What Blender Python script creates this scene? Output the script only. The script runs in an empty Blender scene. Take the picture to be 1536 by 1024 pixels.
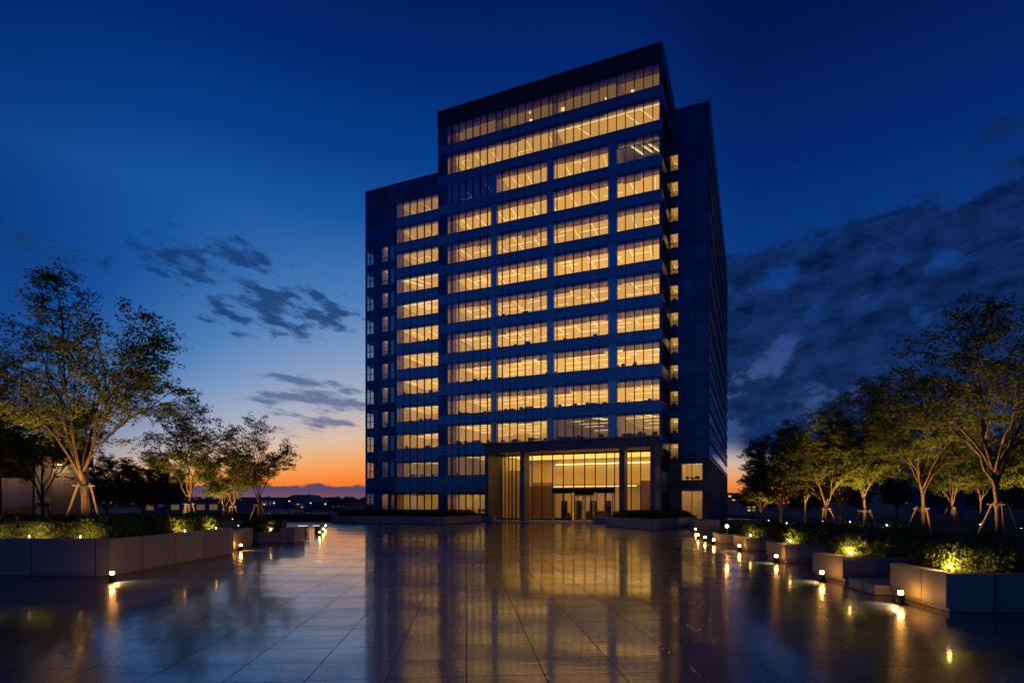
import bpy, math, random
import numpy as np
from mathutils import Vector, Matrix
R = math.radians
scene = bpy.context.scene
col = scene.collection

# ------------------------------------------------------------------ camera numbers (also used to lay out the plan)
FPX, U0, HOR, CAMH = 846.0, 768.0, 755.0, 2.2
def gp(u, v, z=0.0):
    """ground plan point (X, Y) of a survey mark read off the photograph, at height z"""
    Y = FPX * (CAMH - z) / (v - HOR)
    return ((u - U0) / FPX * Y, Y)
def atY(u, Y):
    return (u - U0) / FPX * Y

# ------------------------------------------------------------------ node helpers
class NT:
    def __init__(self, tree):
        self.t = tree
    def node(self, kind, **kw):
        n = self.t.nodes.new(kind)
        for k, v in kw.items():
            setattr(n, k, v)
        return n
    def link(self, a, b):
        self.t.links.new(a, b)
    def setin(self, sock, v):
        if isinstance(v, bpy.types.NodeSocket):
            self.t.links.new(v, sock)
        else:
            sock.default_value = v
    def m(self, op, a, b=None, c=None, clamp=False):
        n = self.node('ShaderNodeMath', operation=op)
        n.use_clamp = clamp
        self.setin(n.inputs[0], a)
        if b is not None: self.setin(n.inputs[1], b)
        if c is not None: self.setin(n.inputs[2], c)
        return n.outputs[0]
    def smooth(self, x, lo, hi, a=0.0, b=1.0):
        n = self.node('ShaderNodeMapRange', interpolation_type='SMOOTHSTEP')
        self.setin(n.inputs[0], x)
        for i, v in enumerate((lo, hi, a, b)):
            self.setin(n.inputs[i + 1], v)
        return n.outputs[0]
    def lin(self, x, lo, hi, a=0.0, b=1.0):
        n = self.node('ShaderNodeMapRange')
        self.setin(n.inputs[0], x)
        for i, v in enumerate((lo, hi, a, b)):
            self.setin(n.inputs[i + 1], v)
        return n.outputs[0]
    def xyz(self, x, y, z):
        n = self.node('ShaderNodeCombineXYZ')
        for i, v in enumerate((x, y, z)):
            self.setin(n.inputs[i], v)
        return n.outputs[0]
    def sep(self, v):
        n = self.node('ShaderNodeSeparateXYZ')
        self.link(v, n.inputs[0])
        return n.outputs
    def noise(self, vec, scale, detail=4.0, rough=0.55, dist=0.0):
        n = self.node('ShaderNodeTexNoise')
        if vec is not None: self.link(vec, n.inputs['Vector'])
        n.inputs['Scale'].default_value = scale
        n.inputs['Detail'].default_value = detail
        n.inputs['Roughness'].default_value = rough
        n.inputs['Distortion'].default_value = dist
        return n.outputs[0]
    def mix(self, f, a, b, mode='MIX'):
        n = self.node('ShaderNodeMix', data_type='RGBA', blend_type=mode)
        self.setin(n.inputs[0], f)
        for i, v in ((6, a), (7, b)):
            self.setin(n.inputs[i], v if isinstance(v, bpy.types.NodeSocket) else (*v[:3], 1.0))
        return n.outputs[2]
    def ramp(self, f, stops):
        n = self.node('ShaderNodeValToRGB')
        r = n.color_ramp
        while len(r.elements) < len(stops):
            r.elements.new(0.5)
        for e, (p, c) in zip(r.elements, stops):
            e.position = p
            e.color = (*c, 1.0)
        self.setin(n.inputs[0], f)
        return n.outputs[0]
    def bump(self, h, strength, dist=0.02, normal=None):
        n = self.node('ShaderNodeBump')
        n.inputs['Strength'].default_value = strength
        n.inputs['Distance'].default_value = dist
        self.link(h, n.inputs['Height'])
        if normal is not None: self.link(normal, n.inputs['Normal'])
        return n.outputs[0]

def lin8(r, g, b):
    f = lambda c: (c / 255 / 12.92) if c / 255 <= 0.04045 else ((c / 255 + 0.055) / 1.055) ** 2.4
    return (f(r), f(g), f(b))

def new_mat(name):
    m = bpy.data.materials.new(name)
    m.use_nodes = True
    m.node_tree.nodes.clear()
    nt = NT(m.node_tree)
    out = nt.node('ShaderNodeOutputMaterial')
    return m, nt, out

def principled(nt, out, color, rough=0.6, metal=0.0, normal=None, spec=0.5):
    p = nt.node('ShaderNodeBsdfPrincipled')
    nt.setin(p.inputs['Base Color'], color if isinstance(color, bpy.types.NodeSocket) else (*color, 1))
    nt.setin(p.inputs['Roughness'], rough)
    nt.setin(p.inputs['Metallic'], metal)
    nt.setin(p.inputs['Specular IOR Level'], spec)
    if normal is not None: nt.link(normal, p.inputs['Normal'])
    nt.link(p.outputs[0], out.inputs[0])
    return p

def objvec(nt):
    return nt.node('ShaderNodeTexCoord').outputs['Object']
def posvec(nt):
    return nt.node('ShaderNodeNewGeometry').outputs['Position']

WARM = (1.0, 0.60, 0.22)
M = {}
def simple(name, color, rough=0.6, metal=0.0, var=0.25, scale=6.0, bump=0.0, spec=0.5):
    m, nt, out = new_mat(name)
    v = objvec(nt)
    n = nt.noise(v, scale, 6.0, 0.6)
    f = nt.lin(n, 0.25, 0.75, 1 - var, 1 + var)
    c = nt.node('ShaderNodeVectorMath', operation='SCALE')
    c.inputs[0].default_value = color
    nt.link(f, c.inputs['Scale'])
    nb = None
    if bump:
        nb = nt.bump(nt.noise(v, scale * 6, 5.0, 0.6), bump, 0.01)
    r = nt.lin(n, 0.2, 0.8, max(0.02, rough - 0.1), min(1.0, rough + 0.1))
    principled(nt, out, c.outputs[0], r, metal, nb, spec)
    M[name] = m
    return m

def emission(name, color, strength):
    if name in M: return M[name]
    m, nt, out = new_mat(name)
    e = nt.node('ShaderNodeEmission')
    e.inputs[0].default_value = (*color, 1)
    e.inputs[1].default_value = strength
    nt.link(e.outputs[0], out.inputs[0])
    M[name] = m
    return m

# ------------------------------------------------------------------ materials
def make_materials():
    simple('bronze', (0.018, 0.017, 0.017), 0.35, 0.6, 0.2, 3)
    simple('fin_metal', (0.02, 0.024, 0.034), 0.35, 0.7, 0.2, 3)
    simple('roof_dark', (0.03, 0.03, 0.035), 0.8)
    simple('room_wall', (0.84, 0.80, 0.72), 0.8, 0, 0.30, 0.5)
    simple('column_paint', (0.20, 0.22, 0.27), 0.6, 0, 0.15, 2)
    simple('lobby_wall', (0.76, 0.66, 0.48), 0.6, 0, 0.1, 1)
    simple('blind_track', (0.05, 0.05, 0.05), 0.6)
    simple('furniture', (0.03, 0.027, 0.025), 0.6)
    simple('lamp_metal', (0.03, 0.028, 0.026), 0.4, 0.6, 0.2, 20)
    simple('soil', (0.03, 0.022, 0.015), 0.95, 0, 0.4, 8, 0.6)
    simple('stake_wood', (0.20, 0.135, 0.08), 0.8, 0, 0.3, 12, 0.4)
    simple('strap', (0.03, 0.03, 0.03), 0.8)
    simple('hall_wall', (0.16, 0.18, 0.22), 0.8)
    simple('hall_roof', (0.03, 0.035, 0.045), 0.7)
    simple('slab_wall', (0.12, 0.14, 0.18), 0.7, 0, 0.2, 0.2)
    simple('pav_roof', (0.05, 0.045, 0.045), 0.7, 0, 0.2, 1)
    simple('steel_pale', (0.35, 0.38, 0.42), 0.35, 0.5)

    # dark cladding panels with joints (horizontal axis = x + y of the axis-aligned walls)
    def panel(name, base, rough, w, h, joint, spec, metal=0.0, off=0.0, varp=0.35):
        m, nt, out = new_mat(name)
        o = nt.sep(objvec(nt))
        hx = nt.m('ADD', o[0], o[1])
        vec = nt.xyz(hx, o[2], 0.0)
        b = nt.node('ShaderNodeTexBrick')
        b.offset = off
        nt.link(vec, b.inputs['Vector'])
        b.inputs['Color1'].default_value = (*[c * (1 - varp) for c in base], 1)
        b.inputs['Color2'].default_value = (*[c * (1 + varp) for c in base], 1)
        b.inputs['Mortar'].default_value = (*[c * 0.15 for c in base], 1)
        b.inputs['Scale'].default_value = 1.0
        b.inputs['Mortar Size'].default_value = joint
        b.inputs['Mortar Smooth'].default_value = 0.1
        b.inputs['Bias'].default_value = 0.0
        b.inputs['Brick Width'].default_value = w
        b.inputs['Row Height'].default_value = h
        inv = nt.m('SUBTRACT', 1.0, b.outputs['Fac'])
        big = nt.noise(vec, 0.35, 3.0)
        nb = nt.bump(inv, 0.6, 0.02)
        nb = nt.bump(big, 0.06, 0.06, nb)
        r = nt.lin(nt.noise(vec, 2.5, 4.0), 0.3, 0.7, rough * 0.75, rough * 1.3)
        principled(nt, out, b.outputs['Color'], r, metal, nb, spec)
        M[name] = m
    panel('panel_dark', (0.055, 0.115, 0.21), 0.30, 1.55, 2.05, 0.03, 0.6, 0.85, 0.0, 0.28)
    panel('panel_stone', (0.13, 0.115, 0.105), 0.5, 1.6, 1.3, 0.012, 0.5)
    panel('portal_stone', (0.17, 0.15, 0.14), 0.45, 1.4, 2.1, 0.010, 0.5, 0.0, 0.0, 0.12)
    panel('timber_panel', (0.22, 0.13, 0.06), 0.45, 0.6, 4.0, 0.012, 0.5, 0, 0, 0.2)
    panel('granite_wall', (0.37, 0.325, 0.25), 0.6, 1.9, 3.0, 0.018, 0.4, 0, 0, 0.14)

    # louvred spandrel: dark blue coated metal with fine horizontal blades
    m, nt, out = new_mat('spandrel')
    o = nt.sep(objvec(nt))
    w = nt.m('SINE', nt.m('MULTIPLY', o[2], 2 * math.pi / 0.27))
    blade = nt.smooth(w, -0.2, 0.6)
    hv = nt.xyz(nt.m('ADD', o[0], o[1]), o[2], 0.0)
    nb = nt.bump(blade, 0.12, 0.02)
    nb = nt.bump(nt.noise(hv, 0.4, 3.0), 0.10, 0.06, nb)
    c = nt.mix(blade, (0.13, 0.24, 0.34), (0.22, 0.38, 0.52))
    principled(nt, out, c, 0.28, 0.85, nb, 0.6)
    M['spandrel'] = m

    # parapet of corrugated dark metal
    m, nt, out = new_mat('parapet')
    o = nt.sep(objvec(nt))
    w = nt.m('SINE', nt.m('MULTIPLY', o[2], 2 * math.pi / 0.32))
    nb = nt.bump(w, 0.5, 0.05)
    principled(nt, out, nt.mix(nt.smooth(w, -0.3, 0.5), (0.03, 0.035, 0.05), (0.10, 0.12, 0.16)), 0.42, 0.8, nb, 0.5)
    M['parapet'] = m

    # coated window glass (thin): reflects a bit of the sky, lets the room through
    def glass(name, tint, lo, hi, wav=0.15):
        m, nt, out = new_mat(name)
        v = objvec(nt)
        nb = nt.bump(nt.noise(v, 0.5, 2.0), wav, 0.05)
        tr = nt.node('ShaderNodeBsdfTransparent')
        tr.inputs[0].default_value = (*tint, 1)
        g = nt.node('ShaderNodeBsdfGlossy')
        g.inputs['Color'].default_value = (0.85, 0.92, 1.0, 1)
        g.inputs['Roughness'].default_value = 0.03
        nt.link(nb, g.inputs['Normal'])
        lw = nt.node('ShaderNodeLayerWeight')
        lw.inputs[0].default_value = 0.25
        f = nt.lin(lw.outputs['Facing'], 0.0, 1.0, lo, hi)
        mx = nt.node('ShaderNodeMixShader')
        nt.link(f, mx.inputs[0])
        nt.link(tr.outputs[0], mx.inputs[1])
        nt.link(g.outputs[0], mx.inputs[2])
        nt.link(mx.outputs[0], out.inputs[0])
        M[name] = m
    glass('glass', (0.90, 0.91, 0.90), 0.13, 0.85)
    glass('glass_dark', (0.35, 0.38, 0.42), 0.42, 0.95)
    glass('glass_clear', (0.92, 0.93, 0.93), 0.06, 0.8)

    # roller blind cloth, translucent
    m, nt, out = new_mat('blind')
    v = objvec(nt)
    d = nt.node('ShaderNodeBsdfDiffuse'); d.inputs[0].default_value = (0.30, 0.27, 0.22, 1)
    t = nt.node('ShaderNodeBsdfTranslucent'); t.inputs[0].default_value = (0.42, 0.36, 0.28, 1)
    tp = nt.node('ShaderNodeBsdfTransparent'); tp.inputs[0].default_value = (0.75, 0.70, 0.62, 1)
    a = nt.node('ShaderNodeMixShader'); a.inputs[0].default_value = 0.5
    nt.link(d.outputs[0], a.inputs[1]); nt.link(t.outputs[0], a.inputs[2])
    b = nt.node('ShaderNodeMixShader')
    nt.link(nt.lin(nt.noise(v, 1.2, 2.0), 0.3, 0.7, 0.46, 0.58), b.inputs[0])
    nt.link(a.outputs[0], b.inputs[1]); nt.link(tp.outputs[0], b.inputs[2])
    nt.link(b.outputs[0], out.inputs[0])
    M['blind'] = m

    # gathered curtain
    m, nt, out = new_mat('curtain')
    d = nt.node('ShaderNodeBsdfDiffuse'); d.inputs[0].default_value = (0.60, 0.52, 0.42, 1)
    t = nt.node('ShaderNodeBsdfTranslucent'); t.inputs[0].default_value = (0.55, 0.45, 0.34, 1)
    a = nt.node('ShaderNodeMixShader'); a.inputs[0].default_value = 0.5
    nt.link(d.outputs[0], a.inputs[1]); nt.link(t.outputs[0], a.inputs[2])
    nt.link(a.outputs[0], out.inputs[0])
    M['curtain'] = m

    # wet granite paving
    m, nt, out = new_mat('wet_paving')
    p = posvec(nt)
    mp = nt.node('ShaderNodeMapping')
    mp.inputs['Rotation'].default_value = (0, 0, R(-4.6))
    nt.link(p, mp.inputs[0])
    v = mp.outputs[0]
    b = nt.node('ShaderNodeTexBrick')
    b.offset = 0.0
    nt.link(v, b.inputs['Vector'])
    b.inputs['Color1'].default_value = (0, 0, 0, 1)
    b.inputs['Color2'].default_value = (1, 1, 1, 1)
    b.inputs['Mortar'].default_value = (0.5, 0.5, 0.5, 1)
    b.inputs['Scale'].default_value = 1.0
    b.inputs['Mortar Size'].default_value = 0.007
    b.inputs['Mortar Smooth'].default_value = 0.2
    b.inputs['Brick Width'].default_value = 1.0
    b.inputs['Row Height'].default_value = 0.8
    tile = nt.sep(b.outputs['Color'])[0]
    joint = b.outputs['Fac']
    s = nt.sep(v)
    # second random per tile
    cell = nt.xyz(nt.m('FLOOR', s[0]), nt.m('FLOOR', nt.m('DIVIDE', s[1], 0.8)), 0.0)
    wn = nt.node('ShaderNodeTexWhiteNoise', noise_dimensions='2D')
    nt.link(cell, wn.inputs['Vector'])
    rnd = nt.sep(wn.outputs['Color'])
    speck = nt.noise(p, 42.0, 3.0, 0.8)
    wet = nt.noise(p, 0.33, 5.0, 0.6, 0.4)
    puddle = nt.smooth(wet, 0.44, 0.60)
    streak = nt.noise(nt.xyz(nt.m('MULTIPLY', s[0], 0.25), nt.m('MULTIPLY', s[1], 1.6), 0.0), 0.9, 5.0, 0.6)
    val = nt.lin(tile, 0, 1, 0.72, 1.25)
    val = nt.m('MULTIPLY', val, nt.lin(speck, 0.3, 0.7, 0.55, 1.5))
    val = nt.m('MULTIPLY', val, nt.lin(puddle, 0, 1, 1.25, 0.8))
    c = nt.node('ShaderNodeVectorMath', operation='SCALE')
    c.inputs[0].default_value = (0.009, 0.015, 0.028)
    nt.link(val, c.inputs['Scale'])
    colr = nt.mix(joint, c.outputs[0], (0.010, 0.010, 0.011))
    rough = nt.lin(puddle, 0, 1, 0.075, 0.035)
    rough = nt.m('ADD', rough, nt.lin(rnd[0], 0, 1, -0.012, 0.02))
    rough = nt.m('ADD', rough, nt.lin(streak, 0.3, 0.7, -0.015, 0.03))
    rough = nt.m('ADD', rough, 0.0, clamp=True)
    wave = nt.noise(nt.xyz(nt.m('MULTIPLY', s[0], 1.3), nt.m('MULTIPLY', s[1], 5.0), 0.0), 1.6, 3.0, 0.5)
    film_cover = nt.noise(nt.xyz(nt.m('MULTIPLY', s[0], 0.35), nt.m('MULTIPLY', s[1], 1.1), 4.0), 1.3, 7.0, 0.65)
    # each slab is laid with its own slight tilt
    def laid(nb):
        tilt = nt.node('ShaderNodeVectorMath', operation='ADD')
        nt.link(nb, tilt.inputs[0])
        nt.link(nt.xyz(nt.lin(rnd[1], 0, 1, -0.003, 0.003), nt.lin(rnd[2], 0, 1, -0.004, 0.004), 0.0), tilt.inputs[1])
        nrm = nt.node('ShaderNodeVectorMath', operation='NORMALIZE')
        nt.link(tilt.outputs[0], nrm.inputs[0])
        return nrm.outputs[0]
    film = laid(nt.bump(wave, 0.06, 0.02, nt.bump(nt.m('SUBTRACT', nt.m('MULTIPLY', speck, 0.10), joint), 0.5, 0.004)))
    stone = laid(nt.bump(nt.m('SUBTRACT', nt.m('MULTIPLY', speck, 0.6), joint), 0.6, 0.004))
    pr = principled(nt, out, colr, nt.lin(speck, 0.3, 0.7, 0.22, 0.34), 0.0, stone, 0.5)
    pr.inputs['IOR'].default_value = 1.75
    nt.setin(pr.inputs['Specular IOR Level'], nt.m('MULTIPLY', nt.m('SUBTRACT', 1.0, joint), 0.5))
    pr.inputs['Specular Tint'].default_value = (0.35, 0.62, 1.0, 1)
    # film of rain water over the stone
    cover = nt.m('MULTIPLY', nt.lin(film_cover, 0.36, 0.56, 0.58, 1.0), nt.lin(speck, 0.32, 0.60, 0.72, 1.0))
    nt.setin(pr.inputs['Coat Weight'], nt.m('MULTIPLY', cover, nt.m('SUBTRACT', 1.0, joint), clamp=True))
    nt.setin(pr.inputs['Coat Roughness'], rough)
    pr.inputs['Coat IOR'].default_value = 2.9
    nt.link(film, pr.inputs['Coat Normal'])
    M['wet_paving'] = m

    # plain ground far away
    simple('ground', (0.035, 0.04, 0.035), 0.9, 0, 0.4, 0.2)
    simple('lawn', (0.03, 0.045, 0.014), 0.95, 0, 0.5, 3.0, 0.8)
    simple('hill', (0.012, 0.018, 0.022), 1.0, 0, 0.4, 0.02)
    simple('landing', (0.55, 0.49, 0.42), 0.45, 0, 0.12, 3)

    # bark
    m, nt, out = new_mat('bark')
    o = nt.sep(objvec(nt))
    v = nt.xyz(nt.m('MULTIPLY', o[0], 3.0), nt.m('MULTIPLY', o[1], 3.0), o[2])
    n = nt.noise(v, 5.0, 6.0, 0.65)
    ring = nt.noise(nt.xyz(o[0], o[1], nt.m('MULTIPLY', o[2], 9.0)), 2.0, 3.0)
    cc = nt.mix(nt.lin(n, 0.3, 0.7), (0.06, 0.040, 0.024), (0.17, 0.115, 0.07))
    cc = nt.mix(nt.smooth(ring, 0.60, 0.68), cc, (0.05, 0.035, 0.025))
    principled(nt, out, cc, 0.85, 0, nt.bump(n, 0.8, 0.03), 0.2)
    M['bark'] = m

    # leaves
    def leaf(name, c1, c2, trans=0.45):
        m, nt, out = new_mat(name)
        v = posvec(nt)
        gi = nt.node('ShaderNodeNewGeometry')
        isl = gi.outputs['Random Per Island']
        n = nt.noise(v, 1.3, 3.0)
        f = nt.m('MULTIPLY_ADD', isl, 0.6, nt.lin(n, 0.3, 0.7, 0, 0.4), clamp=True)
        cc = nt.mix(f, c1, c2)
        d = nt.node('ShaderNodeBsdfPrincipled')
        nt.link(cc, d.inputs['Base Color']); d.inputs['Roughness'].default_value = 0.55
        d.inputs['Specular IOR Level'].default_value = 0.3
        t = nt.node('ShaderNodeBsdfTranslucent'); nt.link(cc, t.inputs[0])
        mx = nt.node('ShaderNodeMixShader'); mx.inputs[0].default_value = trans
        nt.link(d.outputs[0], mx.inputs[1]); nt.link(t.outputs[0], mx.inputs[2])
        nt.link(mx.outputs[0], out.inputs[0])
        M[name] = m
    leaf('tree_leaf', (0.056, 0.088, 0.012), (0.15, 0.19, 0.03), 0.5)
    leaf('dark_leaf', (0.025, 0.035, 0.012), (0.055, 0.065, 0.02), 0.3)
    leaf('hedge_leaf', (0.045, 0.070, 0.014), (0.14, 0.18, 0.035), 0.3)
make_materials()

# ------------------------------------------------------------------ mesh helpers
def each(name, mat, parent, boxes, bevel=0.0):
    for b in boxes:
        mb = MB(); mb.box(*b); mb.build(name, mat, parent, bevel=bevel)
class MB:
    def __init__(self):
        self.v, self.f = [], []
    def quad(self, a, b, c, d):
        n = len(self.v)
        self.v += [a, b, c, d]
        self.f.append((n, n + 1, n + 2, n + 3))
    def box(self, x0, x1, y0, y1, z0, z1):
        n = len(self.v)
        self.v += [(x0, y0, z0), (x1, y0, z0), (x1, y1, z0), (x0, y1, z0), (x0, y0, z1), (x1, y0, z1), (x1, y1, z1), (x0, y1, z1)]
        for q in ((3, 2, 1, 0), (4, 5, 6, 7), (0, 1, 5, 4), (1, 2, 6, 5), (2, 3, 7, 6), (3, 0, 4, 7)):
            self.f.append(tuple(n + i for i in q))
    def prism(self, pts, z0, z1):
        k, n = len(pts), len(self.v)
        area = sum(pts[i][0] * pts[(i + 1) % k][1] - pts[(i + 1) % k][0] * pts[i][1] for i in range(k))
        if area < 0: pts = list(reversed(pts))
        self.v += [(p[0], p[1], z0) for p in pts] + [(p[0], p[1], z1) for p in pts]
        self.f.append(tuple(n + i for i in reversed(range(k))))
        self.f.append(tuple(n + k + i for i in range(k)))
        for i in range(k):
            j = (i + 1) % k
            self.f.append((n + i, n + j, n + k + j, n + k + i))
    def tube(self, pts, rads, sides=6, cap=True):
        n0 = len(self.v)
        pts = [Vector(p) for p in pts]
        prev = None
        for i, p in enumerate(pts):
            d = (pts[min(i + 1, len(pts) - 1)] - pts[max(i - 1, 0)]).normalized()
            a = prev if prev is not None else (Vector((1, 0, 0)) if abs(d.x) < 0.9 else Vector((0, 1, 0)))
            a = (a - d * a.dot(d)).normalized()
            prev = a
            b = d.cross(a)
            for k in range(sides):
                t = 2 * math.pi * k / sides
                self.v.append(tuple(p + (a * math.cos(t) + b * math.sin(t)) * rads[i]))
        for i in range(len(pts) - 1):
            for k in range(sides):
                k2 = (k + 1) % sides
                self.f.append((n0 + i * sides + k, n0 + i * sides + k2, n0 + (i + 1) * sides + k2, n0 + (i + 1) * sides + k))
        if cap:
            self.f.append(tuple(n0 + k for k in reversed(range(sides))))
            e = n0 + (len(pts) - 1) * sides
            self.f.append(tuple(e + k for k in range(sides)))
    def lathe(self, prof, cx=0, cy=0, cz=0, sides=16):
        n0 = len(self.v)
        for r, z in prof:
            for k in range(sides):
                t = 2 * math.pi * k / sides
                self.v.append((cx + r * math.cos(t), cy + r * math.sin(t), cz + z))
        for i in range(len(prof) - 1):
            for k in range(sides):
                k2 = (k + 1) % sides
                self.f.append((n0 + i * sides + k, n0 + i * sides + k2, n0 + (i + 1) * sides + k2, n0 + (i + 1) * sides + k))
        self.f.append(tuple(n0 + k for k in reversed(range(sides))))
        e = n0 + (len(prof) - 1) * sides
        self.f.append(tuple(e + k for k in range(sides)))
    def build(self, name, mat, parent=None, smooth=False, bevel=0.0):
        me = bpy.data.meshes.new(name)
        me.from_pydata(self.v, [], self.f)
        me.materials.append(M[mat] if isinstance(mat, str) else mat)
        if smooth:
            me.polygons.foreach_set('use_smooth', [True] * len(me.polygons))
        o = bpy.data.objects.new(name, me)
        col.objects.link(o)
        if parent is not None: o.parent = parent
        if bevel:
            b = o.modifiers.new('Bevel', 'BEVEL')
            b.width = bevel; b.segments = 2; b.limit_method = 'ANGLE'
        return o

def tag(o, label=None, cat=None, group=None, kind=None):
    if label: o['label'] = label
    if cat: o['category'] = cat
    if group: o['group'] = group
    if kind: o['kind'] = kind
    return o
def empty(name, loc=(0, 0, 0), rz=0.0):
    o = bpy.data.objects.new(name, None)
    o.location = loc; o.rotation_euler = (0, 0, rz)
    o.empty_display_size = 0.3
    col.objects.link(o)
    return o
def children_of(o):
    return [c for c in bpy.data.objects if c.parent == o]
def copy_tree(o, parent=None):
    c = o.copy()
    col.objects.link(c)
    if parent is not None: c.parent = parent
    for ch in children_of(o):
        copy_tree(ch, c)
    return c

def leaf_mesh(name, P, D, N, L, W, mat, parent=None, extra=None):
    """many rhombic leaves: P base points, D leaf direction, N normal hint, L length, W width"""
    S = np.cross(D, N)
    S /= np.linalg.norm(S, axis=1, keepdims=True) + 1e-9
    k = len(P)
    L = L[:, None]; W = W[:, None]
    V = np.empty((k, 4, 3), np.float32)
    V[:, 0] = P
    V[:, 1] = P + D * L * 0.5 + S * W * 0.5
    V[:, 2] = P + D * L
    V[:, 3] = P + D * L * 0.5 - S * W * 0.5
    V = V.reshape(-1, 3)
    base_v, base_f = (extra.v, extra.f) if extra is not None else ([], [])
    nb = len(base_v)
    allv = np.concatenate([np.array(base_v, np.float32).reshape(-1, 3), V]) if nb else V
    idx = np.arange(k * 4, dtype=np.int32) + nb
    loops = [i for f in base_f for i in f]
    starts, tot = [], []
    c = 0
    for f in base_f:
        starts.append(c); tot.append(len(f)); c += len(f)
    me = bpy.data.meshes.new(name)
    me.vertices.add(len(allv))
    me.vertices.foreach_set('co', allv.ravel())
    me.loops.add(len(loops) + k * 4)
    me.loops.foreach_set('vertex_index', np.concatenate([np.array(loops, np.int32), idx]))
    me.polygons.add(len(base_f) + k)
    me.polygons.foreach_set('loop_start', np.concatenate([np.array(starts, np.int32), c + np.arange(k, dtype=np.int32) * 4]))
    me.update(calc_edges=True)
    me.validate()
    me.materials.append(M[mat])
    o = bpy.data.objects.new(name, me)
    col.objects.link(o)
    if parent is not None: o.parent = parent
    return o

# ------------------------------------------------------------------ camera, render, world
cam = bpy.data.cameras.new('camera')
cam.sensor_width = 36.0
cam.lens = 36.0 * FPX / 1536.0
cam.shift_y = (HOR - 512.0) / 1536.0
cam.clip_end = 6000.0
co = bpy.data.objects.new('camera', cam)
co.location = (0, 0, CAMH)
co.rotation_euler = (R(90), 0, 0)
col.objects.link(co)
scene.camera = co
vs = scene.view_settings
vs.view_transform = 'Standard'
vs.look = 'None'
vs.exposure = 0.0
vs.gamma = 1.0
scene.render.engine = 'CYCLES'
scene.cycles.max_bounces = 8
scene.cycles.transparent_max_bounces = 16
scene.cycles.use_denoising = True

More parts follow.
